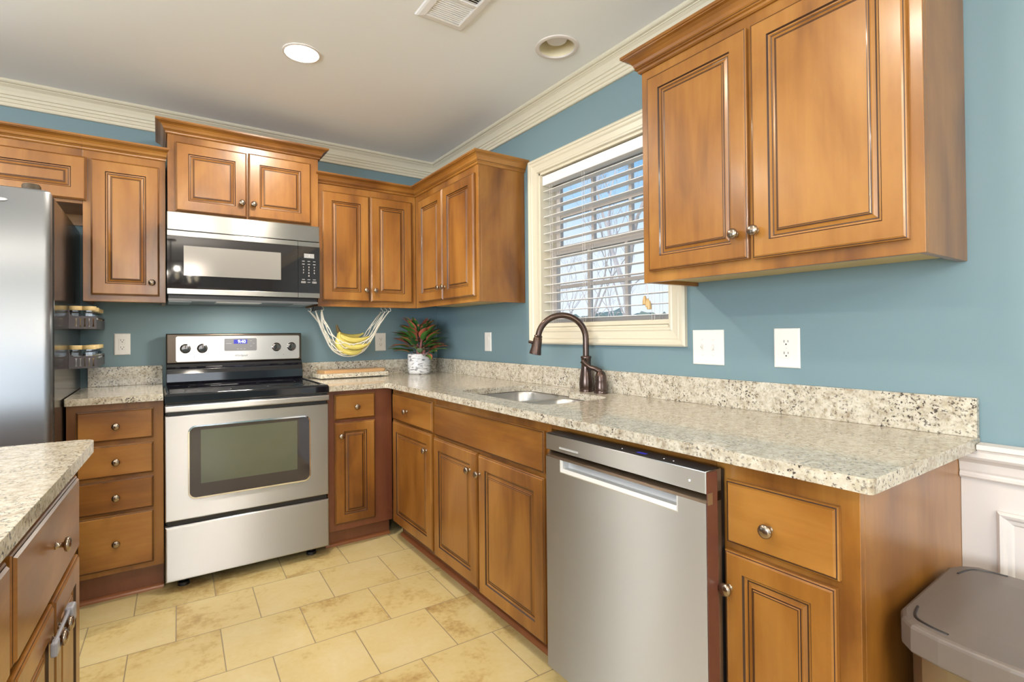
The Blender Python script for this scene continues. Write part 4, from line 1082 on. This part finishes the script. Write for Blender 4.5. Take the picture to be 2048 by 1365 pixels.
# ================================================================== SPICE RACKS
def hexa(cx, cy, r, n=6, a0=0.0): return [(cx + r * math.cos(a0 + 2 * PI * k / n), cy + r * math.sin(a0 + 2 * PI * k / n)) for k in range(n)]
def spice_rack(z0, z1, label):
    t = thing('spice_rack', label, 'rack', (-2.05, -0.33, z0))
    x0, x1, y0, y1 = FX_ + 0.0005, -1.993, -0.470, -0.040
    w = 0.0025
    F = back_frame(y0)
    # front panel with a rounded notch at its top corner and five bone-shaped cut-outs
    notch = [(x0, z0), (x1, z0), (x1, z1 - 0.030), (x0 + 0.018, z1 - 0.030), (x0 + 0.007, z1 - 0.024), (x0 + 0.002, z1 + 0.002), (x0, z1 + 0.002)]
    holes = []
    for k in range(5):
        cx = x0 + 0.027 + k * 0.0155; zc_ = (z0 + z1 - 0.030) / 2; h = 0.019
        hl = []
        for s_ in range(17):
            v = -1 + 2 * s_ / 16
            hl.append((cx + 0.0018 + 0.0022 * abs(v) ** 3, zc_ + v * h))
        for s_ in range(17):
            v = 1 - 2 * s_ / 16
            hl.append((cx - 0.0018 - 0.0022 * abs(v) ** 3, zc_ + v * h))
        holes.append(hl)
    m_ = MB().slab(notch, holes, 0, 0.0025)
    m_.v = [F.p(p.x, p.y, -p.z) for p in m_.v]
    m_.obj('front_panel', M['rack'], t)
    MB().box(x1 - w, x1, y0 + 0.003, y1, z0, z1 - 0.046).obj('side_panel', M['rack'], t)
    MB().box(x1 - w, x1, y0 + 0.003, y1, z1 - 0.036, z1 - 0.030).obj('side_rail', M['rack'], t)
    MB().box(x0, x1 - w - 0.0003, y0 + 0.003, y1 - 0.003, z0, z0 + 0.002).obj('tray', M['rack'], t)
    MB().box(x0, x1, y1 - 0.0026, y1, z0 + 0.0001, z1 - 0.030).obj('end_panel', M['rack'], t)
    MB().box(x0, x0 + w, y0 + 0.003, y1 - 0.003, z0 + 0.0022, z1 - 0.010).obj('back_panel', M['rack'], t)
def spice_jar(x, y, z, fill, label, group):
    t = thing('spice_jar', label, 'jar', (x, y, z), group)
    r = 0.0245
    MB().rings([[Vector((px, py, zz)) for px, py in hexa(x, y, rr)] for rr, zz in ((r - 0.002, z), (r, z + 0.003), (r, z + 0.070), (r - 0.005, z + 0.077), (r - 0.005, z + 0.084))]).obj('jar_body', M['jar_glass'], t)
    MB().rings([[Vector((px, py, zz)) for px, py in hexa(x, y, r - 0.003)] for zz in (z + 0.003, z + 0.054)]).obj('spice', fill, t)
    MB().lathe([(0.0255, 0.0), (0.026, 0.002), (0.026, 0.017), (0.025, 0.019), (0.0, 0.019)], (x, y, z + 0.0842), seg=20).obj('lid', M['lid_wood'], t, smooth=True, angle=40)
for zz, zt_, nm in ((1.233, 1.322, 'upper'), (1.051, 1.137, 'lower')):
    spice_rack(zz, zt_, ('upper' if nm == 'upper' else 'lower') + ' black magnetic spice rack on the refrigerator side')
    fills = [M['spice_tan'], M['spice_brown'], M['spice_white'], M['spice_brown']] if nm == 'upper' else [M['spice_white'], M['spice_tan'], M['spice_green'], M['spice_white']]
    zj = zz + 0.0022 + (0.004 if nm == 'lower' else 0.004)
    words = ('front', 'second', 'third', 'last') 
    spice_jar(-2.071, -0.437, zj - 0.0038, fills[0], 'spice jar at the front of the %s rack, next to the refrigerator' % nm, 'spice jars in the %s rack' % nm)
    for k in range(4):
        lab = ('spice jar at the front outer corner of the %s rack' % nm, 'second spice jar from the front in the %s rack' % nm,
               'third spice jar from the front in the %s rack' % nm, 'rearmost spice jar in the %s rack' % nm)[k]
        spice_jar(-2.0215, (-0.437, -0.302, -0.178, -0.075)[k], zj - 0.0038, fills[(k + 1) % 4], lab, 'spice jars in the %s rack' % nm)

# ================================================================== BOARDS ON THE COUNTER
def board(name, label, cat, pts, z0, z1, mat, r=0.006, bev=0.002):
    return tag(MB().slab(round_poly(pts, r, 4), [], z0, z1).obj(name, mat, None, bevel=bev, weld=True), label, cat)
sl_ = thing('stone_slab', 'pale speckled granite slab lying flat under the wooden cutting board', 'slab', (-0.69, -0.12, CT))
MB().slab(round_poly([(-0.912, -0.205), (-0.462, -0.190), (-0.470, -0.030), (-0.925, -0.032)], 0.006, 4), [], CT + 0.0060, CT + 0.0330).obj('slab', M['granite_pale'], sl_, bevel=0.002, weld=True)
for x, y in ((-0.88, -0.18), (-0.50, -0.168), (-0.50, -0.055), (-0.89, -0.058)): MB().lathe([(0.012, 0.0003), (0.012, 0.0058), (0.0, 0.0059)], (x, y, CT), seg=12).obj('foot', M['black'], sl_)
cb = thing('cutting_board', 'wooden cutting board lying on the granite slab beside the range', 'cutting board', (-0.66, -0.11, CT + 0.0333))
MB().slab(round_poly([(-0.880, -0.180), (-0.475, -0.166), (-0.487, -0.045), (-0.902, -0.052)], 0.012, 5), [], CT + 0.0333, CT + 0.0540).obj('board', M['board'], cb, bevel=0.004, seg=3, weld=True)

# ================================================================== POTTED PLANT
PX, PY = -0.219, -0.150
pl = thing('potted_plant', 'red and green leafy plant in a birch-bark patterned pot in the counter corner', 'plant', (PX, PY, CT))
MB().lathe([(0.0, 0.0005), (0.066, 0.0005), (0.074, 0.006), (0.0795, 0.020), (0.0805, 0.060), (0.0805, 0.138), (0.079, 0.142), (0.076, 0.142), (0.074, 0.138), (0.074, 0.118), (0.0, 0.118)], (PX, PY, CT), seg=36).obj('pot', M['birch'], pl, smooth=True, angle=50)
MB().lathe([(0.0735, 0.1185), (0.0735, 0.124), (0.0, 0.128)], (PX, PY, CT), seg=24).obj('soil', M['soil'], pl)
fol = MB(); stm = MB()
rnd = random.Random(21)
def leaf(base, yaw, elev, length, width, tone, droop):
    """lance-shaped leaf with a coloured margin: base point, heading, start elevation, drooping to the tip"""
    n = 8; e = elev; p = Vector(base); rows = []
    d2 = Vector((math.cos(yaw), math.sin(yaw), 0)); side = Vector((-math.sin(yaw), math.cos(yaw), 0))
    for i in range(n + 1):
        t = i / n
        w = width * (math.sin(PI * min(1, t ** 0.8)) ** 0.85) * 0.5 + 0.0006
        tang = d2 * math.cos(e) + Vector((0, 0, 1)) * math.sin(e)
        nor = side.cross(tang).normalized() * -1
        rows.append([p + side * (k * w) + nor * (abs(k) * w * 0.35 - 0.05 * w) for k in (-1, -0.55, 0, 0.55, 1)])
        p = p + tang * (length / n); e -= droop / n
    P = [q for r in rows for q in r]; F = []; ms = []
    for i in range(n):
        for j in range(4):
            F.append((i * 5 + j, i * 5 + j + 1, (i + 1) * 5 + j + 1, (i + 1) * 5 + j))
            inner = {0: 0, 1: 1, 2: 2, 3: 0}[tone]
            ms.append(2 if (j in (0, 3) and tone in (0, 2, 1) and (tone != 1 or i % 3 == 0)) else inner)
    fol.add(P, F, ms)
def stalk(yaw, r0, h, lean):
    b = Vector((PX + math.cos(yaw) * r0, PY + math.sin(yaw) * r0, CT + 0.120))
    m_ = b + Vector((math.cos(yaw) * lean * 0.35, math.sin(yaw) * lean * 0.35, h * 0.55))
    t = b + Vector((math.cos(yaw) * lean, math.sin(yaw) * lean, h))
    stm.tube([b, m_, t], [0.0045, 0.0035, 0.0025], 6)
    return t
for k in range(100):
    yaw = rnd.uniform(0, 2 * PI) if k % 3 else rnd.uniform(-0.35, 0.35) + (PI if k % 2 else PI * 1.55)
    hi = (k + 0.5) / 100
    h = 0.012 + 0.170 * hi
    lean = rnd.uniform(0.02, 0.06) * (1.15 - 0.6 * hi)
    t = stalk(yaw, rnd.uniform(0.005, 0.050), h, lean) if k % 6 == 0 else Vector((PX + math.cos(yaw) * (lean + 0.02), PY + math.sin(yaw) * (lean + 0.02), CT + 0.130 + h))
    L = rnd.uniform(0.125, 0.185) * (1.0 - 0.25 * hi)
    reach = lean + L
    mx = math.cos(yaw) * (reach + 0.03); my = math.sin(yaw) * (reach + 0.03)
    if PX + mx > -0.012: L *= max(0.35, (-0.012 - PX - 0.05) / mx * 0.95)
    if PY + my > -0.012: L *= max(0.30, (-0.012 - PY - 0.05) / my * 0.8)
    elev = math.radians(rnd.uniform(2, 26) + 52 * hi)
    leaf(t, yaw, elev, L, rnd.uniform(0.044, 0.064), rnd.choice([0, 0, 0, 0, 1, 2, 3, 3]), rnd.uniform(0.35, 1.0))
for yaw, el, L in ((2.6, 1.25, 0.15), (0.4, 1.35, 0.13), (3.9, 1.2, 0.14), (5.4, 1.1, 0.13)):
    t = stalk(yaw, 0.01, 0.165, 0.03); leaf(t, yaw, el, L, 0.052, 2 if yaw < 3 else 1, 0.5)
stm.obj('stem', M['stem_red'], pl, smooth=True)
fol.obj('foliage', [M['leaf_green'], M['leaf_dark'], M['leaf_red']], pl, smooth=True, angle=80)['kind'] = 'stuff'

# ================================================================== BANANA HAMMOCK
HY = -0.165
hm = thing('banana_hammock', 'white macrame net hammock hung under the corner wall cabinet', 'hammock', (-0.7, HY, 1.10))
UZ = 1.384                                   # underside it hooks into
HL = [Vector((-0.948 + i * 0.016, -0.070 - i * 0.090, UZ - 0.024)) for i in range(3)]
HRR = [Vector((-0.462 - i * 0.008, -0.055 - i * 0.095, UZ - 0.024)) for i in range(3)]
for p in HL + HRR:
    h_ = MB()
    h_.tube([p + Vector((0, 0, 0.024)), p + Vector((0, 0, 0.012)), p + Vector((0.009, -0.004, 0.006)), p + Vector((0.010, -0.005, -0.008)), p + Vector((0, 0, -0.013)), p + Vector((-0.008, 0.003, -0.006))], 0.0022, 8)
    h_.obj('hook', M['white_plastic'], hm, smooth=True)
NETC = [(-0.945, 1.358), (-0.905, 1.270), (-0.872, 1.185), (-0.846, 1.115), (-0.795, 1.066), (-0.730, 1.050), (-0.662, 1.060), (-0.606, 1.102), (-0.568, 1.175), (-0.522, 1.265), (-0.474, 1.358)]
def net_pt(t, c):
    """t along the hammock 0..1, c across -1..1"""
    f = min(max(t, 0), 0.9999) * 10; i = int(f); f -= i
    x = NETC[i][0] * (1 - f) + NETC[i + 1][0] * f; zc_ = NETC[i][1] * (1 - f) + NETC[i + 1][1] * f
    s = 1 - abs(2 * t - 1) ** 2.4
    half = 0.075 * (1 - s) + 0.082 * s
    return Vector((x, HY + c * half, zc_ + 0.085 * (abs(c) ** 2.0) * s ** 1.3))
def smooth_path(pts, sub=4):
    out = []
    n = len(pts)
    for i in range(n - 1):
        p0, p1, p2, p3 = pts[max(i - 1, 0)], pts[i], pts[i + 1], pts[min(i + 2, n - 1)]
        for k in range(sub):
            t = k / sub
            out.append(0.5 * ((2 * p1) + (p2 - p0) * t + (2 * p0 - 5 * p1 + 4 * p2 - p3) * t * t + (3 * p1 - p0 - 3 * p2 + p3) * t ** 3))
    out.append(pts[-1]); return out
nt_ = MB()
NC, NT = 5, 9
for c in range(NC):
    for s_ in (0, 1):
        pts = []
        for i in range(NT + 1):
            t = i / NT
            z_ = ((i + s_) % 2) * (1.0 / (NC - 0.5))
            cc = -1 + 2 * c / (NC - 0.5) + z_ * 1.0
            cc = max(-1, min(1, cc))
            pts.append(net_pt(t, cc))
        # gather at the ends to the nearest hook
        k = 0 if c < 2 else (1 if c < 4 else 2)
        pts[0] = HL[2 - k] + Vector((0, 0, -0.010)); pts[-1] = HRR[2 - k] + Vector((0, 0, -0.010))
        nt_.tube(smooth_path(pts), 0.0031, 6)
for c in (-1, 1):
    pts = [net_pt(i / 14, c) for i in range(15)]
    pts[0] = HL[2 if c < 0 else 0] + Vector((0, 0, -0.010)); pts[-1] = HRR[2 if c < 0 else 0] + Vector((0, 0, -0.010))
    nt_.tube(smooth_path(pts), 0.0030, 6)
nt_.obj('net', M['rope'], hm, smooth=True)
bn = thing('banana_bunch', 'bunch of ripe yellow bananas lying in the net hammock', 'bananas', (-0.70, HY, 1.08))
crown_p = Vector((-0.800, HY - 0.012, 1.226))
def banana(zk, dy, xe, xs=-0.800):
    n = 14
    A, B, C, E_ = crown_p + Vector((0.012, dy * 0.15, -0.014)), Vector((xs, HY + dy * 0.9, zk + 0.020)), Vector((-0.700, HY + dy * 1.25, zk - 0.026)), Vector((xe, HY + dy, zk + 0.030))
    pts = [A * (1 - t) ** 3 + B * 3 * t * (1 - t) ** 2 + C * 3 * t * t * (1 - t) + E_ * t ** 3 for t in [i / n for i in range(n + 1)]]
    prof = [0.0070, 0.0075, 0.0095, 0.0145, 0.0185, 0.0200, 0.0205, 0.0206, 0.0205, 0.0200, 0.0190, 0.0170, 0.0130, 0.0075, 0.0045]
    MB().tube(pts, prof, 10, 0).obj('banana', M['banana'], bn, smooth=True)
for q in ((1.176, 0.030, -0.615), (1.152, -0.030, -0.598), (1.112, -0.058, -0.600, -0.825), (1.074, -0.035, -0.640, -0.850), (1.112, 0.034, -0.606, -0.82), (1.078, 0.014, -0.655, -0.84)):
    banana(*q)
MB().tube([crown_p + Vector((-0.004, 0, 0.034)), crown_p + Vector((-0.002, 0, 0.018)), crown_p + Vector((0.004, 0, -0.004)), crown_p + Vector((0.016, 0, -0.018))], [0.006, 0.009, 0.013, 0.011], 8).obj('stem', M['banana_stem'], bn, smooth=True)
# small black clip under the cabinet edge
tag(MB().rings([[Vector((x, y, z)) for x, z in ((-0.975, 1.368), (-0.930, 1.368), (-0.930, 1.350), (-0.985, 1.338))] for y in (-0.300, -0.270)]).obj('cable_clip', M['black'], None, bevel=0.002),
    'small black clip under the wall cabinet edge beside the microwave', 'clip')

# ================================================================== TRASH CAN
tn = thing('trash_can', 'brown lidded step trash can against the end of the cabinets', 'trash can', (-0.34, -3.26, 0))
TYC = -3.262
half = [(-0.130, 0.175), (-0.165, 0.189), (-0.480, 0.180), (-0.512, 0.168), (-0.535, 0.146), (-0.548, 0.100), (-0.554, 0.050), (-0.556, 0.0)]
outl = [(x, TYC + d) for x, d in half] + [(x, TYC - d) for x, d in half[::-1][1:]]
outl = [(-0.108, TYC + 0.150)] + outl + [(-0.108, TYC - 0.150)]
def scaled(pts, k, cx=-0.335, cy=TYC): return [(cx + (x - cx) * (1 - k / 0.22), cy + (y - cy) * (1 - k / 0.18)) for x, y in pts]
LID = [(0.010, 0.5590), (0.004, 0.5595), (0, 0.563), (0, 0.608), (0.002, 0.614), (0.008, 0.6175), (0.030, 0.619), (0.075, 0.6205)]
MB().rings([[Vector((x, y, z)) for x, y in scaled(outl, k)] for k, z in LID]).obj('lid', M['can_lid'], tn, bevel=0.002)
MB().rings([[Vector((x, y, z)) for x, y in scaled(outl, k)] for k, z in ((0.030, 0.012), (0.020, 0.03), (0.016, 0.555), (0.020, 0.5585))]).obj('body', M['can_body'], tn, bevel=0.002)
MB().rings([[Vector((x, y, z)) for x, y in scaled(outl, k)] for k, z in ((0.018, 0.0), (0.014, 0.006), (0.014, 0.028), (0.019, 0.0295))]).obj('base', M['black'], tn)
for sy in (1, -1):
    for cx, sx in ((-0.500, 1), (-0.150, -1)):
        pth = [Vector((cx + sx * 0.050, TYC + sy * 0.160, 0.6180)), Vector((cx + sx * 0.010, TYC + sy * 0.152, 0.6180)), Vector((cx - sx * 0.010, TYC + sy * 0.140, 0.6178)), Vector((cx - sx * 0.022, TYC + sy * 0.112, 0.6175)), Vector((cx - sx * 0.026, TYC + sy * 0.090, 0.6175))]
        MB().tube(smooth_path(pth), 0.0030, 6).obj('lid_seam', M['black'], tn)
MB().prism(rounded(-0.600, -0.545, TYC - 0.07, TYC + 0.07, 0.012, 4), 0.02, 0.032).obj('pedal', M['can_body'], tn, bevel=0.003)

# ================================================================== CEILING FITTINGS
l1 = thing('recessed_light', 'lit recessed ceiling light glowing above the range', 'ceiling light', (-1.212, -1.087, ZC))
MB().lathe([(0.082, 0.0), (0.082, -0.004), (0.074, -0.006), (0.072, -0.004), (0.072, 0.0)], (-1.212, -1.087, ZC - 0.0002), seg=40, cap0=False, cap1=False).obj('trim_ring', M['white'], l1, smooth=True)
MB().lathe([(0.072, -0.0005), (0.072, -0.004), (0.060, -0.0055), (0.0, -0.006)], (-1.212, -1.087, ZC - 0.0002), seg=40).obj('lens', M['lens'], l1, smooth=True)
l2 = thing('recessed_light', 'unlit recessed ceiling light above the sink window', 'ceiling light', (CAN2[0], CAN2[1], ZC))
MB().lathe([(0.0785, 0.001), (0.097, 0.0), (0.097, -0.004), (0.090, -0.007), (0.080, -0.005), (0.0785, 0.0)], (CAN2[0], CAN2[1], ZC - 0.0003), seg=40, cap0=False, cap1=False).obj('trim_ring', M['white'], l2, smooth=True)
MB().lathe([(0.0783, 0.0), (0.0755, 0.05), (0.070, 0.10), (0.060, 0.115), (0.0, 0.116)], (CAN2[0], CAN2[1], ZC), seg=40, cap0=False).obj('can_reflector', M['can_inside'], l2, smooth=True)
MB().lathe([(0.0, 0.0), (0.030, 0.003), (0.044, 0.010), (0.048, 0.018), (0.046, 0.026), (0.030, 0.056), (0.018, 0.075), (0.0, 0.078)], (CAN2[0], CAN2[1], ZC + 0.020), seg=30).obj('bulb', M['bulb_off'], l2, smooth=True)
vt = thing('ceiling_vent', 'white louvered air vent in the ceiling', 'vent', (-0.795, -1.80, ZC))
FV = Frame((0, 0, ZC - 0.0003), (1, 0, 0), (0, -1, 0), (0, 0, -1))
VU0, VU1, VV0, VV1 = -0.905, -0.687, 1.630, 2.000
vf = MB().loft(FV, VU0, VU1, VV0, VV1, [(0, 0), (0.004, 0.005), (0.012, 0.008), (0.034, 0.010), (0.040, 0.008), (0.040, 0.0005)], cap=False, back=False)
vf.obj('frame', M['vent_white'], vt)
MB().fbox(FV, VU0 + 0.039, VU1 - 0.039, VV0 + 0.030, VV1 - 0.030, 0.0002, 0.0008).obj('duct_shade', M['dark'], vt)  # flat black sheet in place of the shade behind the louvers
MB().fbox(FV, VU0 + 0.040, VU1 - 0.040, 1.803, 1.815, 0.001, 0.010).obj('divider', M['vent_white'], vt)
MB().fbox(FV, VU0 + 0.040, VU1 - 0.040, VV0 + 0.040, VV0 + 0.0445, 0.001, 0.009).obj('end_bar', M['vent_white'], vt)
for k in range(26):
    v = 1.668 + k * 0.0118
    if 1.798 < v < 1.818: continue
    tl = -0.0028 if v < 1.81 else 0.0060
    P = [[FV.p(u, v - tl, 0.0020), FV.p(u, v - tl + 0.0012, 0.0020), FV.p(u, v + tl + 0.0012, 0.0080), FV.p(u, v + tl, 0.0080)] for u in (VU0 + 0.040, VU1 - 0.040)]
    if v < 1.965: MB().rings(P).obj('louver', M['vent_white'], vt)

# ================================================================== DINING CHANDELIER (seen mirrored in the microwave door)
ch = thing('chandelier', 'round black chandelier with clear glass shades mirrored in the microwave door', 'chandelier', (-1.62, -5.4, 1.95))
CX, CY, CZ = -1.62, -5.4, 1.86
MB().lathe([(0.06, 0.0), (0.06, -0.02), (0.0, -0.03)], (CX, CY, ZC - 0.0005), seg=20).obj('canopy', M['iron'], ch)
MB().tube([(CX, CY, ZC - 0.02), (CX, CY, CZ)], 0.008, 8).obj('rod', M['iron'], ch)
rg_ = [Vector((CX + 0.30 * math.cos(2 * PI * k / 40), CY + 0.30 * math.sin(2 * PI * k / 40), CZ)) for k in range(41)]
rb = MB().tube(rg_, 0.014, 8).tube([(CX - 0.3, CY, CZ), (CX + 0.3, CY, CZ)], 0.010, 6).tube([(CX, CY - 0.3, CZ), (CX, CY + 0.3, CZ)], 0.010, 6)
rb.obj('ring', M['iron'], ch, smooth=True)
bulb_m = plain('filament_bulb', (1, 0.9, 0.7), 0.3, emit=(1.0, 0.82, 0.52), emit_s=5)
for k in range(6):
    a = 2 * PI * (k + 0.3) / 6; x, y = CX + 0.30 * math.cos(a), CY + 0.30 * math.sin(a)
    MB().lathe([(0.022, 0.0), (0.022, 0.05), (0.0, 0.052)], (x, y, CZ + 0.012), seg=12).obj('socket', M['iron'], ch)
    MB().lathe([(0.012, 0.0), (0.024, 0.03), (0.026, 0.05), (0.018, 0.075), (0.0, 0.085)], (x, y, CZ + 0.065), seg=12).obj('bulb', bulb_m, ch, smooth=True)
    lamp('chandelier_light', 'POINT', (x, y, CZ + 0.20), 14, WARM, radius=0.02)
    MB().lathe([(0.045, 0.0), (0.060, 0.015), (0.066, 0.10), (0.060, 0.16), (0.057, 0.16), (0.063, 0.10), (0.057, 0.017), (0.043, 0.003)], (x, y, CZ + 0.016), seg=20, cap0=False, cap1=False).obj('glass_shade', M['jar_glass'], ch, smooth=True)

# ================================================================== OUTSIDE
struct('ground', MB().box(0.6, 75, -25, 90, -0.65, -0.55), M['grass'])
def bare_tree(label, x, y, h, lean, seed, r0=0.17, depth=6, forks=3):
    rr = random.Random(seed)
    mb = MB()
    def grow(p, d, L, r, lv):
        q = p; pts = [p]; n = 3 if lv < 4 else 2
        for i in range(n):
            d = (d + Vector((rr.uniform(-1, 1), rr.uniform(-1, 1), rr.uniform(-0.3, 0.7))) * 0.13).normalized()
            q = q + d * (L / n); pts.append(q)
        mb.tube(pts, [r * (1 - 0.35 * i / n) for i in range(n + 1)], 6 if lv < 2 else (4 if lv < 4 else 3), 0 if lv < 3 else 1)
        if lv >= depth: return
        k = forks if lv in (0, 1, 2) else 2
        for j in range(k):
            ax = d.cross(Vector((rr.uniform(-1, 1), rr.uniform(-1, 1), rr.uniform(-1, 1)))).normalized()
            nd = (Matrix.Rotation(rr.uniform(0.25, 0.75), 3, ax) @ d)
            nd = (nd + Vector((0, 0, 0.16))).normalized()
            grow(pts[-1] if j < 2 else pts[-2], nd, L * rr.uniform(0.62, 0.84), max(r * (0.60 if j else 0.66), 0.0045), lv + 1)
    grow(Vector((x, y, -0.56)), Vector((lean[0], lean[1], 1)).normalized(), h, r0, 0)
    return tag(mb.obj('bare_tree', [M['bark'], M['twig']], None, smooth=True), label, 'tree', 'bare trees outside the window')
bare_tree('large bare tree with a thick trunk beyond the window near the cabinet edge', 9.0, 6.2, 3.0, (0.0, 0.03), 5, 0.13, 8, 2)
bare_tree('bare tree whose branches fill the middle of the window', 11.5, 10.2, 2.2, (0.0, 0.02), 11, 0.075, 8, 2)
bare_tree('slim bare tree at the far corner side of the window', 15.0, 16.2, 2.4, (0.02, 0.0), 17, 0.08, 7, 2)
bare_tree('distant bare tree behind the others low in the window', 19.0, 15.5, 2.6, (0, 0), 23, 0.10, 6, 2)
bare_tree('far bare tree beside the blind tassels', 17.0, 8.6, 2.6, (0, 0), 29, 0.09, 6, 2)
far_src = [o for o in COL.objects if o.name.startswith('bare_tree')][1:4]
rr = random.Random(12)
for k in range(9):
    src = far_src[k % 3]
    o = src.copy(); COL.objects.link(o)
    bx = 20 + (k % 3) * 7.5
    by = bx * (0.86 + 0.20 * (k // 3) + 0.06 * (k % 3))
    o.rotation_euler = (0, 0, rr.uniform(0, 6.28)); sc = rr.uniform(0.75, 0.95); o.scale = (sc, sc, sc)
    v0 = src.data.vertices[0].co
    c_, s2_ = math.cos(o.rotation_euler.z) * sc, math.sin(o.rotation_euler.z) * sc
    o.location = (bx - (v0.x * c_ - v0.y * s2_), by - (v0.x * s2_ + v0.y * c_), -0.56 + 0.56 * sc)
    o['label'] = 'small bare tree in the hazy row beyond the window'
    o['group'] = 'far row of bare trees'
hb = MB(); rr = random.Random(3)
for k in range(70):
    x = rr.uniform(38, 45); y = rr.uniform(18, 66); s = rr.uniform(1.8, 3.4)
    c = Vector((x, y, rr.uniform(-0.2, 1.1)))
    R = []
    for i in range(1, 7):
        th = PI * i / 7
        R.append([c + Vector((math.cos(2 * PI * j / 10) * math.sin(th), math.sin(2 * PI * j / 10) * math.sin(th), math.cos(th))) * s * rr.uniform(0.8, 1.15) for j in range(10)])
    hb.rings(R)
tag(hb.obj('treeline', M['ever'], None, smooth=True), 'hazy green treeline along the horizon outside the window', 'treeline', kind='stuff')
